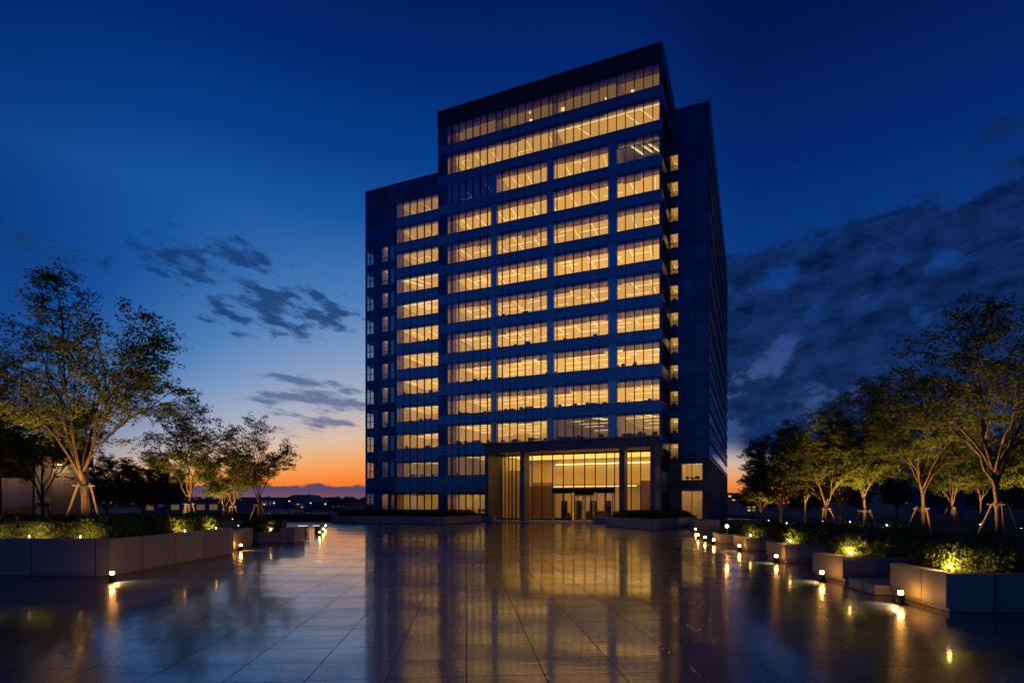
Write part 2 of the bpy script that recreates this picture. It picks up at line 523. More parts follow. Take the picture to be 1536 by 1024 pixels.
def make_world():
    w = bpy.data.worlds.new('World')
    scene.world = w
    w.use_nodes = True
    w.node_tree.nodes.clear()
    nt = NT(w.node_tree)
    out = nt.node('ShaderNodeOutputWorld')
    d = nt.node('ShaderNodeTexCoord').outputs['Generated']
    s = nt.sep(d)
    el = nt.m('MULTIPLY', nt.m('ARCSINE', s[2]), 180 / math.pi)
    az = nt.m('MULTIPLY', nt.m('ARCTAN2', s[0], s[1]), 180 / math.pi)
    dz = nt.m('ABSOLUTE', nt.m('ADD', az, 5.0))
    q = nt.m('DIVIDE', dz, 27.0)
    squash = nt.m('ADD', 1.0, nt.m('MULTIPLY', q, q))
    squash = nt.m('MINIMUM', squash, 4.0)
    el_a = nt.m('MULTIPLY', nt.m('MAXIMUM', el, 0.0), nt.lin(nt.m('MAXIMUM', el, 0.0), 4.0, 26.0, squash, 1.0))
    f45 = lambda e: nt.m('DIVIDE', e, 60.0, clamp=True)
    A = [(0, (200, 70, 40)), (1.0, (238, 92, 34)), (2.6, (250, 130, 46)), (4.8, (246, 168, 98)), (7.4, (222, 190, 164)), (11, (172, 176, 194)),
         (15.5, (124, 154, 196)), (20, (76, 126, 186)), (26, (24, 86, 162)), (31, (6, 62, 138)), (37, (2, 40, 112)), (43, (1, 26, 88)), (60, (1, 12, 52))]
    B = [(0, (30, 46, 84)), (5, (28, 56, 104)), (11, (32, 70, 128)), (16, (22, 66, 134)), (22, (8, 56, 128)), (29, (3, 38, 108)), (37, (2, 25, 84)), (43, (1, 18, 70)), (60, (1, 10, 46))]
    ca = nt.ramp(f45(el_a), [(e / 60, lin8(*c)) for e, c in A])
    cb = nt.ramp(f45(nt.m('MAXIMUM', el, 0.0)), [(e / 60, lin8(*c)) for e, c in B])
    sky = nt.mix(nt.smooth(nt.m('ADD', dz, nt.m('MULTIPLY', nt.m('MAXIMUM', az, 0.0), nt.smooth(el, 3.6, 6.5, 0.0, 1.0))), 20.0, 52.0), ca, cb)
    # ---- clouds: noise over azimuth / elevation
    def blob(a0, e0, ra, re):
        x = nt.m('DIVIDE', nt.m('SUBTRACT', az, a0), ra)
        y = nt.m('DIVIDE', nt.m('SUBTRACT', el, e0), re)
        r2 = nt.m('ADD', nt.m('MULTIPLY', x, x), nt.m('MULTIPLY', y, y))
        return nt.smooth(r2, 1.0, 0.0)
    tilt = nt.m('ADD', el, nt.m('MULTIPLY', az, 0.16))
    v1 = nt.xyz(nt.m('MULTIPLY', az, 0.36), nt.m('MULTIPLY', tilt, 0.95), 6.1)
    n1 = nt.noise(v1, 1.0, 12.0, 0.60, 0.12)
    left = nt.m('MAXIMUM', nt.m('MAXIMUM', blob(-22.5, 17.6, 10, 3.4), blob(-28.0, 20.6, 9, 3.2)), nt.m('MULTIPLY', blob(-39, 19.0, 6, 2.0), 0.9))
    dl = nt.smooth(nt.m('ADD', n1, nt.m('MULTIPLY', left, 0.19)), 0.59, 0.76)
    dl = nt.m('MULTIPLY', dl, nt.smooth(left, 0.02, 0.25))
    sky = nt.mix(nt.m('MULTIPLY', dl, 0.85), sky, lin8(20, 58, 112))
    v2 = nt.xyz(nt.m('MULTIPLY', az, 0.20), nt.m('MULTIPLY', nt.m('ADD', el, nt.m('MULTIPLY', az, 0.12)), 0.85), 9.1)
    n2 = nt.noise(v2, 1.0, 11.0, 0.6, 0.1)
    st = nt.m('MAXIMUM', blob(-19.5, 9.6, 9.0, 3.8), nt.m('MULTIPLY', blob(-34, 9, 9, 3), 0.4))
    ds = nt.smooth(nt.m('ADD', n2, nt.m('MULTIPLY', st, 0.22)), 0.62, 0.76)
    ds = nt.m('MULTIPLY', ds, nt.smooth(st, 0.02, 0.25))
    sky = nt.mix(nt.m('MULTIPLY', ds, 0.75), sky, lin8(70, 92, 136))
    # right bank
    v3 = nt.xyz(nt.m('MULTIPLY', az, 0.12), nt.m('MULTIPLY', nt.m('SUBTRACT', el, nt.m('MULTIPLY', az, 0.10)), 0.23), 4.4)
    n3 = nt.noise(v3, 1.1, 13.0, 0.62, 0.12)
    rb = nt.m('MAXIMUM', blob(39, 14.0, 27, 12), nt.m('MULTIPLY', blob(25, 14.0, 12, 11), 0.95))
    rb = nt.m('MAXIMUM', rb, nt.m('MULTIPLY', blob(45, 25.5, 9, 2.5), 0.6))
    dens = nt.m('ADD', n3, nt.m('MULTIPLY', rb, 0.17))
    dr = nt.m('MULTIPLY', nt.smooth(dens, 0.48, 0.60), nt.smooth(rb, 0.0, 0.22))
    thin = nt.m('MULTIPLY', nt.smooth(dens, 0.43, 0.54), nt.smooth(rb, 0.0, 0.3))
    sky = nt.mix(nt.m('MULTIPLY', thin, nt.m('MULTIPLY', blob(25, 10.5, 12, 6), 0.30)), sky, lin8(92, 112, 154))
    shade = nt.mix(nt.lin(nt.noise(v3, 3.0, 10.0, 0.65, 0.1), 0.3, 0.7), lin8(2, 14, 48), lin8(20, 52, 108))
    sky = nt.mix(nt.m('MULTIPLY', dr, 0.94), sky, shade)
    # low bank along the horizon under the afterglow
    v4 = nt.xyz(nt.m('MULTIPLY', az, 0.35), nt.m('MULTIPLY', el, 0.5), 1.3)
    n4 = nt.noise(v4, 1.4, 6.0, 0.6)
    top = nt.m('ADD', 1.15, nt.m('MULTIPLY', n4, 1.25))
    bank = nt.smooth(nt.m('SUBTRACT', top, el), -0.05, 0.14)
    bank = nt.m('MULTIPLY', bank, nt.smooth(az, 15.0, 5.0))
    bank2 = nt.mix(nt.smooth(el, 0.4, 1.5), lin8(104, 80, 104), lin8(52, 68, 112))
    sky = nt.mix(nt.m('MULTIPLY', bank, 0.92), sky, bank2)
    # below the horizon
    sky = nt.mix(nt.smooth(el, -0.3, -3.0), sky, lin8(8, 16, 30))
    bg = nt.node('ShaderNodeBackground')
    nt.link(sky, bg.inputs[0])
    bg.inputs[1].default_value = 1.0
    nt.link(bg.outputs[0], out.inputs[0])
make_world()

# ------------------------------------------------------------------ ground
def make_ground():
    mb = MB(); mb.quad((-3000, -300, -0.06), (3000, -300, -0.06), (3000, 4000, -0.06), (-3000, 4000, -0.06))
    tag(mb.build('ground', 'ground'), kind='structure')
    mb = MB()
    mb.prism([(-46, -12), (46, -12), (46, 9), (14, 12), (34, 75), (30, 130), (-75, 130), (-60, 50), (-46, 20)], -0.05, 0.0)
    tag(mb.build('plaza', 'wet_paving'), kind='structure')
    # hills on the right horizon
    mb = MB()
    rng = random.Random(3)
    base, top = [], []
    N = 60
    for i in range(N + 1):
        t = i / N
        x = 880 + 1500 * t
        h = 300 * math.sin(min(1, t * 1.6) * math.pi / 2) ** 0.8 * (1 if t < 0.62 else 1 - (t - 0.62) * 1.2) + rng.uniform(-6, 6)
        base.append((x, 1150)); top.append(max(h, 2))
    for i in range(N):
        (xa, y), (xb, _) = base[i], base[i + 1]
        mb.quad((xa, y - 320, -1), (xb, y - 320, -1), (xb, y, top[i + 1]), (xa, y, top[i]))
        mb.quad((xa, y, top[i]), (xb, y, top[i + 1]), (xb, y + 400, -1), (xa, y + 400, -1))
    tag(mb.build('hills', 'hill'), kind='structure')
make_ground()

# ------------------------------------------------------------------ the office tower
CX, CY = 17.69, 66.40
TH = math.atan2(-0.3913, 0.9203)
ct, sn = math.cos(TH), math.sin(TH)
def lx(u, yl):
    """local x on the local plane y = yl of the tower for a survey mark at photograph column u"""
    r = (u - U0) / FPX
    # world = C + x*(ct, sn) + y*(-sn, ct)
    return (r * (CY + yl * ct) - (CX - yl * sn)) / (ct - r * sn)
def lz(u, v, yl):
    x = lx(u, yl)
    Y = CY + x * sn + yl * ct
    return CAMH + (HOR - v) / FPX * Y

def room_mats(level):
    level = round(level, 2)
    return emission('ceiling_fill_glow_%d' % int(level * 100), (1.0, 0.49, 0.07), 1.32 * level), emission('light_strip_%d' % int(level * 100), (1.0, 0.66, 0.22), 2.6 * level)

def make_tower():
    root = empty('office_tower', (CX, CY, 0), TH)
    tag(root, 'tall dark glass office tower with rows of warm lit windows and a stone entrance portal', 'office building')
    rng = random.Random(11)
    XL, ZT = lx(657, 0), 56.3
    XW = lx(548, 0.5)
    PITCH = -XL / 28.0
    sills = [51.55 - 4.1 * i for i in range(9)] + [14.4, 10.3, 6.05, 0.9]
    WH = 2.8
    bays_u = [(670.5, 736.5), (743.5, 820.5), (829, 912.5), (924.5, 989.5)]
    bays = [(lx(a, 0), lx(b, 0)) for a, b in bays_u]

    def room(x0, x1, yf, z0, z1, depth, level, strips='depth', blind=1.0, furn=0, curtain=None, wmat='room_wall', panel=True, nstrip=None, glow_y0=0.9, rear=False):
        mb = MB()
        narrow = depth < 5
        y0, y1 = yf + 0.32, yf + depth
        mb.quad((x0, y1, z0), (x1, y1, z0), (x1, y1, z1), (x0, y1, z1))
        mb.quad((x0, y0, z0), (x0, y1, z0), (x0, y1, z1), (x0, y0, z1))
        mb.quad((x1, y1, z0), (x1, y0, z0), (x1, y0, z1), (x1, y1, z1))
        mb.quad((x0, y0, z0), (x1, y0, z0), (x1, y1, z0), (x0, y1, z0))
        mb.quad((x0, y1, z1), (x1, y1, z1), (x1, y0, z1), (x0, y0, z1))
        # doors and a joinery line on the back wall
        k = max(1, int((x1 - x0) / 2.6))
        for i in range(k):
            xa = x0 + (x1 - x0) * (i + 0.3) / k
            mb.box(xa, xa + 0.9, y1 - 0.08, y1 - 0.02, z0 + 0.01, z0 + 2.1)
        r = mb.build('room', wmat, root)
        if level > 0:
            mc, ms = room_mats(round(level * rng.uniform(.86, 1.12), 1) if level > .5 else level)
            if level < .5: ms = room_mats(.8)[1]
            if panel:
                mb = MB()
                mb.box(x0 + 0.12, x1 - 0.12, y0 + glow_y0, y1 - 0.12, z1 - 0.05, z1 - 0.02)
                mb.build('ceiling_fill_glow', mc, r)  # ceiling itself made to glow, an added fill besides the strip lamps
            mb = MB()
            if strips == 'depth':
                n = nstrip or max(1, int(round((x1 - x0) / 2.7)))
                for i in range(n):
                    xa = x0 + (x1 - x0) * (i + 0.5 + rng.uniform(-0.18, 0.18)) / n
                    ya = y0 + rng.uniform(1.0, 2.2)
                    yb = min(y1 - 0.3, ya + rng.uniform(2.0, 5.5))
                    sk = rng.choice((0, 0, 0.5, -0.4))
                    n0 = len(mb.v)
                    mb.box(xa, xa + 0.07, ya, yb, z1 - 0.14, z1 - 0.10)
                    for q in (2, 3, 6, 7):
                        x, y, z = mb.v[n0 + q]; mb.v[n0 + q] = (min(max(x + sk, x0 + .05), x1 - .05), y, z)
                for i in range(max(1, n // 3)):
                    xa = rng.uniform(x0 + 0.2, x1 - 1.6); yb = rng.uniform(y0 + 1.5, y0 + 5)
                    mb.box(xa, min(xa + rng.uniform(0.8, 2.4), x1 - 0.1), yb, yb + 0.09, z1 - 0.20, z1 - 0.16)
            elif strips == 'along':
                mb.box(x0 + 0.1, x1 - 0.1, y0 + 0.9, y0 + 1.0, z1 - 0.14, z1 - 0.09)
                for i in range(3):
                    xa = rng.uniform(x0 + 0.3, x1 - 1.5)
                    n0 = len(mb.v)
                    mb.box(xa, xa + 0.1, y0 + 1.1, y0 + 3.6, z1 - 0.14, z1 - 0.09)
                    for q in (2, 3, 6, 7):
                        x, y, z = mb.v[n0 + q]; mb.v[n0 + q] = (min(max(x + 1.2, x0 + .05), x1 - .05), y, z)
            elif strips == 'spots':
                for i in range(nstrip or 4):
                    xa = rng.uniform(x0 + 0.2, x1 - 0.5); ya = rng.uniform(y0 + 1.2, y1 - 1)
                    mb.box(xa, xa + rng.uniform(0.12, 0.5), ya, ya + 0.15, z1 - rng.uniform(0.15, 0.9), z1 - 0.1)
            if rear:
                for yb in (y0 + 3.4, y0 + 6.0, y0 + 8.8, y1 - 0.4):
                    xa = x0 + rng.uniform(.3, 2.5)
                    while xa < x1 - 1.5:
                        ln = rng.uniform(1.5, 5.0)
                        mb.box(xa, min(xa + ln, x1 - .2), yb, yb + .08, z1 - .16, z1 - .11)
                        xa += ln + rng.uniform(.8, 3.5)
            mb.build('light_strip', ms, r)
        if not narrow:
            mb = MB(); mb.box(x0, x1, yf + 0.12, yf + 0.18, z1 - 0.36, z1); mb.build('bulkhead', 'column_paint', r)
        if furn:
            mb = MB()
            for i in range(furn):
                xa = rng.uniform(x0 + 0.2, x1 - 0.9); ya = y0 + rng.uniform(0.25, 1.6); h = rng.uniform(0.30, 0.55)
                w = rng.uniform(0.35, 0.6)
                mb.box(xa, xa + w, ya, ya + 0.08, z0 + 0.25, z0 + h + 0.1)          # chair back / screen
                mb.box(xa, xa + w, ya + 0.08, ya + 0.45, z0 + 0.25, z0 + 0.33)
                mb.box(xa + w * .4, xa + w * .6, ya + 0.1, ya + 0.2, z0 + 0.01, z0 + 0.25)
                if rng.random() < 0.4:
                    mb.box(xa - 0.2, min(xa + 1.2, x1 - .05), ya + 0.5, ya + 1.1, z0 + 0.40, z0 + 0.45)
            mb.build('furniture', 'furniture', r)
        if curtain:
            xa, xb = curtain
            mb = MB()
            n = max(8, int((xb - xa) / 0.07))
            for i in range(n):
                p = [xa + (xb - xa) * (i + j) / n for j in (0, 1)]
                yy = [yf + 0.36 + 0.05 * math.sin((i + j) * 1.35) for j in (0, 1)]
                mb.quad((p[0], yy[0], z0 + 0.03), (p[1], yy[1], z0 + 0.03), (p[1], yy[1], z1 - 0.05), (p[0], yy[0], z1 - 0.05))
            mb.build('curtain', 'curtain', r)
        if blind > 0.05:
            mb = MB()
            n = max(1, int(round((x1 - x0) / (PITCH * 2))))
            for i in range(n):
                dr = blind + (rng.uniform(-0.06, 0.06) if rng.random() < 0.75 else rng.uniform(-0.3, 0.25))
                xa, xb = x0 + (x1 - x0) * i / n, x0 + (x1 - x0) * (i + 1) / n
                mb.box(xa + 0.02, xb - 0.02, yf + 0.20, yf + 0.205, z1 - max(0.1, dr), z1 - 0.02)
            mb.build('roller_blind', 'blind', r)
        return r

    def window(name, x0, x1, yf, z0, z1, mat='glass', pitch=PITCH, x_ref=XL, fins=True, edge=0.05):
        mb = MB(); mb.box(x0, x1, yf + 0.06, yf + 0.075, z0, z1)
        w = mb.build(name, mat, root)
        mb = MB()
        mb.box(x0, x1, yf + 0.03, yf + 0.10, z0 - 0.02, z0 + 0.05)
        mb.box(x0, x1, yf + 0.03, yf + 0.10, z1 - 0.05, z1 + 0.02)
        for xa in (x0, x1 - edge):
            mb.box(xa, xa + edge, yf + 0.03, yf + 0.10, z0 + 0.05, z1 - 0.05)
        if fins:
            k = math.ceil((x0 + 0.15 - x_ref) / pitch)
            while x_ref + k * pitch < x1 - 0.15:
                xm = x_ref + k * pitch
                mb.box(xm - 0.042, xm + 0.042, yf - 0.10, yf + 0.12, z0 + 0.05, z1 - 0.05)
                k += 1
        mb.build('window_frame', 'fin_metal', w)
        return w

    # ---- main block, front face at local y = 0
    lit = {0: [.26] * 4, 1: [.95, .85, .85, .9], 2: [.04, .8, .85, 0.06], 3: [.85, 1, 1, 1], 4: [.9, 1, 1, 1], 5: [.9, 1, .95, 1], 6: [.9, 1, 1, 1],
           7: [1, 1.05, 1.05, 1.05], 8: [1, 1.1, 1.1, 1.1], 9: [.95, .95, 1.0, 1.0], 10: [1.0, .62, 0.14, 0.40], 11: [.30, 0, 0, 0], 12: [.6, 0, 0, 0]}
    for i, z in enumerate(sills):
        if i < 11:
            edges = [b for b in bays]
        else:
            edges = [(bays[0][0], -20.95)]
        zt = z + WH
        groups = []
        for j in range(len(edges)):
            if groups and lit[i][j] > .3 and lit[i][groups[-1][-1]] > .3 and not (i == 1 and j == 2): groups[-1].append(j)
            else: groups.append([j])
        for g in groups:
            j = g[0]
            x0, x1 = edges[g[0]][0], edges[g[-1]][1]
            if i in (0, 1) and g[-1] < 3: x1 = edges[g[-1] + 1][0] - 0.05
            L = sum(lit[i][q] for q in g) / len(g)
            kind = 'depth'
            if (i == 1 and j >= 2) or (i == 2 and j == 3) or (i in (10, 11) and 0 < L < 0.5): kind = 'along'
            if i == 0: kind = 'spots'
            bl = {0: 1.25, 1: 0.55, 9: 1.0, 10: (0.35 if L > 0.4 else 0.0)}.get(i, 1.0)
            if i >= 11: bl = 0.25
            cur = (x0 + 0.15, x0 + 1.3) if j == 0 else None
            nb_ = len(g)
            room(x0, x1, 0, z - 0.03, zt + 0.04, (14.0 if i >= 4 else 9.0) if i < 11 else 7.0, 1.0 if (i == 2 and j == 3) else L, kind,
                 bl, furn=(0 if i < 6 else (4 if i < 9 else (10 if i == 10 else 7))) * nb_, curtain=cur, panel=not (i == 2 and j == 3), rear=(i >= 4))
            for q in g:
                xa, xb = edges[q]
                if i in (0, 1) and q < 3: xb = edges[q + 1][0]
                window('window', xa, xb, 0, z, zt, 'glass_dark' if L < .05 else 'glass')
        # columns between the bays, behind a strip of glass
        if 2 <= i < 11:
            for j in range(3):
                xa, xb = bays[j][1], bays[j + 1][0]
                mb = MB(); mb.box(xa + 0.03, xb - 0.03, 0.30, 0.9, z - 0.02, zt + 0.04)
                mb.build('column', 'column_paint', root)
                mb = MB(); mb.box(xa + .002, xb - .002, 0.06, 0.075, z, zt)
                mb.build('column_glass', 'glass_dark', root)
        # left end strip of glass in front of the corner
        # spandrel above this window row
        top = sills[i - 1] if i else None
        xr = 0.0 if i < 11 else -20.95
        mb = MB()
        if i: mb.box(XL, xr, 0.0, 0.30, zt + 0.02, top - 0.02)
        k = 1
        if i:
            while XL + k * PITCH < xr - 0.2:
                xm = XL + k * PITCH
                mb.box(xm - 0.028, xm + 0.028, -0.09, 0.0, zt + 0.025, top - 0.025)
                k += 1
            mb.build('spandrel', 'spandrel', root)
        # end piers
        each('end_pier', 'panel_dark', root, [(XL, bays[0][0] - 0.002, 0.0, 0.3, z - 0.015, zt + 0.015)])
        if xr == 0.0: each('corner_pier', 'panel_dark', root, [(bays[3][1] + 0.002, 0.0, 0.0, 0.3, z - 0.015, zt + 0.015)])
    mb = MB(); mb.box(XL, -20.95, 0.0, 0.3, -0.05, 0.88); mb.build('base_course', 'panel_stone', root)
    mb = MB()
    mb.box(XL, 0.0, -0.12, 0.35, sills[0] + WH + 0.02, ZT)
    mb.box(XL, XL + 0.35, 0.35, 25, 45.0, ZT); mb.box(-0.35, 0.0, 0.35, 25, sills[0] + WH + 0.02, ZT)
    mb.box(XL + .35, -0.35, 24.6, 24.95, 45.0, ZT)
    mb.build('parapet', 'parapet', root)
    mb = MB(); mb.box(XL - 0.06, 0.06, -0.18, 0.5, ZT + .002, ZT + 0.14)
    mb.box(-0.5, 0.06, 0.5, 25.05, ZT + .002, ZT + 0.14); mb.box(XL - 0.06, XL + 0.5, 0.5, 25.05, ZT + .002, ZT + 0.14)
    mb.build('parapet_cap', 'fin_metal', root)
    mb = MB(); mb.box(XL + 0.36, -0.36, 0.4, 24.5, ZT - 1.6, ZT - 1.2); mb.build('roof', 'roof_dark', root)

    # right flank of the main block (local x = 0), glazed and unlit
    for i, z in enumerate(sills):
        zt = z + WH
        yb = 6.2 if i > 0 else 13.0
        if i >= 11: yb = 6.2
        yb2 = 25.0 if z > 51 else 6.2
        mb = MB(); mb.box(-0.075, -0.06, 0.35, yb2, z, zt)
        w = mb.build('flank_window', 'glass_dark', root)
        mb = MB(); k = 1
        while 0.35 + k * 1.15 < yb2:
            y = 0.35 + k * 1.15
            mb.box(-0.12, 0.07, y - 0.03, y + 0.03, z + .02, zt - .02); k += 1
        mb.build('window_frame', 'fin_metal', w)
        if i:
            mb = MB(); mb.box(-0.3, 0.0, 0.30, 6.2 if i > 1 else 25.0, zt + 0.02, sills[i - 1] - 0.02)
            mb.build('flank_spandrel', 'spandrel', root)
    mb = MB(); mb.box(-0.29, -0.27, 0.33, 6.2, 0, 56); mb.box(-0.29, -0.27, 6.2, 24.5, 50.0, 54.3)
    mb.build('flank_lining', 'roof_dark', root)

    # dark cores that close the blocks behind the rooms
    mb = MB(); mb.box(XL + 0.4, -0.4, 14.3, 24.4, 0.0, ZT - 1.65)
    mb.build('core', 'panel_dark', root)

    # ---- left wing, front at y = 0.5
    YW = 0.5
    ZW = lz(548, 289, YW)
    xs0, xs1 = lx(594.0, YW), XL - 0.12
    wz = [43.4, 39.75, 36.15, 32.5, 28.85, 25.2, 21.5, 17.8, 13.95, 10.05, 6.0, 0.9]
    wh = 2.3
    wl = [.5, .75, .8, .9, .95, 1, 1, 1, 1, 1, .45, .55]
    pw = (xs1 - xs0) / 6.0
    for i, z in enumerate(wz):
        zt = z + (wh if i < 11 else 2.9)
        room(xs0, xs1, YW, z - 0.03, zt + 0.04, 8.0, wl[i], 'along' if i in (3, 4) else 'depth', 0.3 if i else 0.15, furn=0 if i < 5 else 4, curtain=(xs0 + .05, xs0 + 0.75))
        window('wing_window', xs0, xs1, YW, z, zt, 'glass', pw, xs0)
        up = wz[i - 1] - 0.02 if i else ZW - 0.02
        mb = MB(); mb.box(xs0, XL - 0.01, YW, YW + 0.3, zt + 0.02, up)
        for k in range(0, 6):
            xm = xs0 + k * pw
            if k and i: mb.box(xm - 0.026, xm + 0.026, YW - 0.09, YW, zt + 0.025, up - 0.005)
        mb.build('wing_spandrel', 'spandrel' if i else 'panel_dark', root)
    each('wing_pier', 'panel_dark', root, [(xs1 + .002, XL - 0.012, YW + 0.02, YW + 0.3, 0.881, ZW - 4)])
    each('wing_base', 'panel_dark', root, [(xs0, XL - .01, YW, YW + .3, -0.05, 0.88)])
    # three columns of narrow openings at the far end of the wing
    nb_v = [397.3, 431.4, 465.7, 500.8, 536.6, 570.8, 606.3, 642.0, 677.5, 716.6]
    ca0, ca1 = lx(549.5, YW), lx(560.3, YW)
    cb0, cb1 = lx(572.0, YW), lx(582.0, YW)
    cc0, cc1 = lx(585.0, YW), lx(591.5, YW)
    nz = [lz(555, v, YW) for v in nb_v] + [0.5]
    nh = 2.3
    tops = [z + nh for z in nz]; tops[-1] = 3.6
    XWL = XW
    # vertical strips of wall between the columns, full height
    each('wing_wall', 'panel_dark', root, [(ca1, cb0, YW, YW + 0.3, 0, ZW - 0.02), (cb1, cc0, YW, YW + 0.3, 0, ZW - 0.02),
        (cc1, xs0 - 0.002, YW, YW + 0.3, 0, ZW - 0.02), (XWL, ca0, YW, YW + 0.25, 0, ZW - 0.02)])
    zz = [(tops[0], ZW - 0.02)] + [(tops[i + 1], nz[i]) for i in range(len(nz) - 1)] + [(0, nz[-1])]
    for a, b in zz:
        each('narrow_spandrel', 'panel_dark', root, [(x0 + .001, x1 - .001, YW + 0.004, YW + 0.3, a, b) for x0, x1 in ((ca0, ca1), (cb0, cb1), (cc0, cc1))])
        each('corner_spandrel', 'panel_dark', root, [(XWL, XWL + 0.3, YW + 0.3, YW + 2.4, a, b)])
    for i, z in enumerate(nz):
        zt = tops[i]
        # glazed corner, seen right through to the sky
        mb = MB(); mb.box(ca0, ca1, YW + 0.06, YW + 0.075, z, zt); mb.box(XWL + 0.06, XWL + 0.075, YW + 0.32, YW + 2.4, z, zt)
        w = mb.build('corner_window', 'glass_clear' if i < 10 else 'glass_dark', root)
        mb = MB(); xm = (ca0 + ca1) / 2
        mb.box(xm - 0.05, xm + 0.05, YW + 0.02, YW + 0.12, z, zt); mb.box(ca0, ca1, YW + 0.022, YW + 0.118, z + 0.9, z + 0.98)
        mb.box(ca0, ca1, YW + 0.022, YW + 0.118, zt - 0.5, zt - 0.44)
        mb.build('window_frame', 'fin_metal', w)
        room(cb0, cb1, YW, z, zt, 3.0, [.45, .6, .55, .5, .5, .55, .6, .6, .55, .08, .7][i], 'depth', 0.0, furn=1, glow_y0=0.2, nstrip=1)
        w = window('narrow_window', cb0, cb1, YW, z, zt, 'glass', fins=False)
        mb = MB(); mb.box(cb0 + .05, cb1 - .05, YW + 0.03, YW + 0.1, z + 0.55, z + 0.61); mb.build('transom', 'fin_metal', w)
        room(cc0, cc1, YW, z, zt, 3.0, .10 if 0 < i < 9 else (.6 if i == 10 else 0), 'depth', 0.5, glow_y0=0.2, nstrip=1)
        window('narrow_window', cc0, cc1, YW, z, zt, 'glass_dark' if i < 10 else 'glass', fins=False)
    # rest of the wing: outer wall, floors of the corner, roof, core
    mb = MB()
    mb.box(XWL, XWL + 0.3, YW + 2.4, 24.0, 0, ZW - 0.02)
    mb.box(XWL + .3, XL + .3, 23.7, 24.0, 0, ZW - 0.02)
    mb.build('wing_flank', 'panel_dark', root)
    each('corner_floor', 'roof_dark', root, [(XWL + 0.3, cb0 - 0.13, YW + 0.3, YW + 2.9, z - 0.25, z - 0.02) for z in nz])
    each('corner_partition', 'roof_dark', root, [(cb0 - 0.12, cb0 - 0.02, YW + 0.3, YW + 3.0, 0, ZW - 1)])
    mb = MB(); mb.box(XWL + 2.0, XL + 0.35, YW + 8.2, 23.6, 0, ZW - 1.0)
    mb.build('wing_core', 'panel_dark', root)
    mb = MB(); mb.box(XWL - 0.05, XL + .2, YW - 0.06, YW + 0.5, ZW, ZW + 0.12); mb.box(XWL - 0.05, XWL + 0.5, YW + 0.5, 24.05, ZW, ZW + 0.12)
    mb.build('wing_coping', 'fin_metal', root)
    mb = MB(); mb.box(XWL + 0.31, XL, YW + 0.31, 23.6, ZW - 0.9, ZW - 0.5); mb.build('wing_roof', 'roof_dark', root)

    # ---- right stair wing, front at y = 6.2
    YR = 6.2
    XR = lx(1064, YR)
    ZR = lz(1064, 153, YR)
    sx1 = lx(1017.3, YR)
    sv = [(256, 230.5), (294.7, 271), (332.5, 310), (372, 349), (411.4, 388.7), (450.6, 427), (490, 467.7), (530, 505.5), (569.6, 546.8), (609.7, 586), (649.6, 626.4), (690, 665)]
    sz = [(lz(1012, a, YR), lz(1012, b, YR)) for a, b in sv]
    zbase = lz(1040, 687, YR)
    each('stair_wall', 'panel_dark', root, [(sx1, XR, YR, YR + 0.3, zbase, ZR)])
    prev = ZR
    for a, b in sz:
        each('stair_spandrel', 'panel_dark', root, [(0.08, sx1 - .002, YR + .004, YR + 0.3, b, prev)]); prev = a
    each('stair_spandrel', 'panel_dark', root, [(0.08, sx1 - .002, YR + .004, YR + .3, zbase, prev)])
    for a, b in sz:
        room(0.08, sx1, YR, a, b, 3.0, .75, 'depth', 0.0, furn=2, nstrip=2, glow_y0=0.1)
        w = window('stair_window', 0.08, sx1, YR, a, b, 'glass', fins=False)
        mb = MB()
        for t in (0.4, 0.72): mb.box(0.08 + (sx1 - .08) * t - .02, 0.08 + (sx1 - .08) * t + .02, YR + 0.03, YR + 0.1, a + .05, b - .05)
        mb.box(0.12, sx1 - .06, YR + .035, YR + .095, a + .6, a + .66)
        mb.build('glazing_bar', 'fin_metal', w)
    # stone base of the stair wing with two large windows
    bx0, bx1 = lx(1022, YR), lx(1054, YR)
    z1a, z1b = lz(1040, 720, YR), lz(1040, 691, YR)
    z0a, z0b = 0.3, lz(1040, 732, YR)
    each('base_pier', 'panel_stone', root, [(0.08, bx0, YR - 0.05, YR + 0.3, 0, zbase), (bx1, XR, YR - 0.05, YR + 0.3, 0, zbase)])
    each('base_spandrel', 'panel_stone', root, [(bx0 + .001, bx1 - .001, YR - 0.046, YR + 0.3, a, b) for a, b in ((z1b, zbase), (z0b, z1a), (0, z0a))])
    for a, b, l in ((z1a, z1b, .8), (z0a, z0b, .75)):
        room(bx0, bx1, YR, a, b, 6.0, l, 'along', 0.0, furn=4)
        w = window('base_window', bx0, bx1, YR, a, b, 'glass_clear', (bx1 - bx0) / 2, bx0)
    # long right flank, face at x = XR
    YE = 62.0
    each('flank_parapet', 'panel_dark', root, [(XR - 0.3, XR, YR + 0.3, YE, ZR - 1.6, ZR)])
    zf = [zbase + 0.4 + 3.9 * k for k in range(12)]
    zf = [z for z in zf if z + 2.0 < ZR - 1.6]
    prev = zbase
    for z in zf:
        each('flank_cladding', 'panel_dark', root, [(XR - 0.3, XR, YR + 0.3, YE, prev, z)]); prev = z + 1.9
    each('flank_cladding', 'panel_dark', root, [(XR - 0.3, XR, YR + 0.3, YE, prev, ZR - 1.602)])
    for z in zf:
        mb = MB(); mb.box(XR - 0.09, XR - 0.07, YR + 0.3, YE, z, z + 1.9)
        w = mb.build('ribbon_window', 'glass_dark', root)
        mb = MB(); mb.box(XR - 0.02, XR + 0.16, YR + 0.32, YE - .02, z - 0.05, z + 0.03); mb.box(XR - 0.02, XR + 0.10, YR + 0.32, YE - .02, z + 1.85, z + 1.93)
        mb.build('sill', 'steel_pale', w)
    k = 0
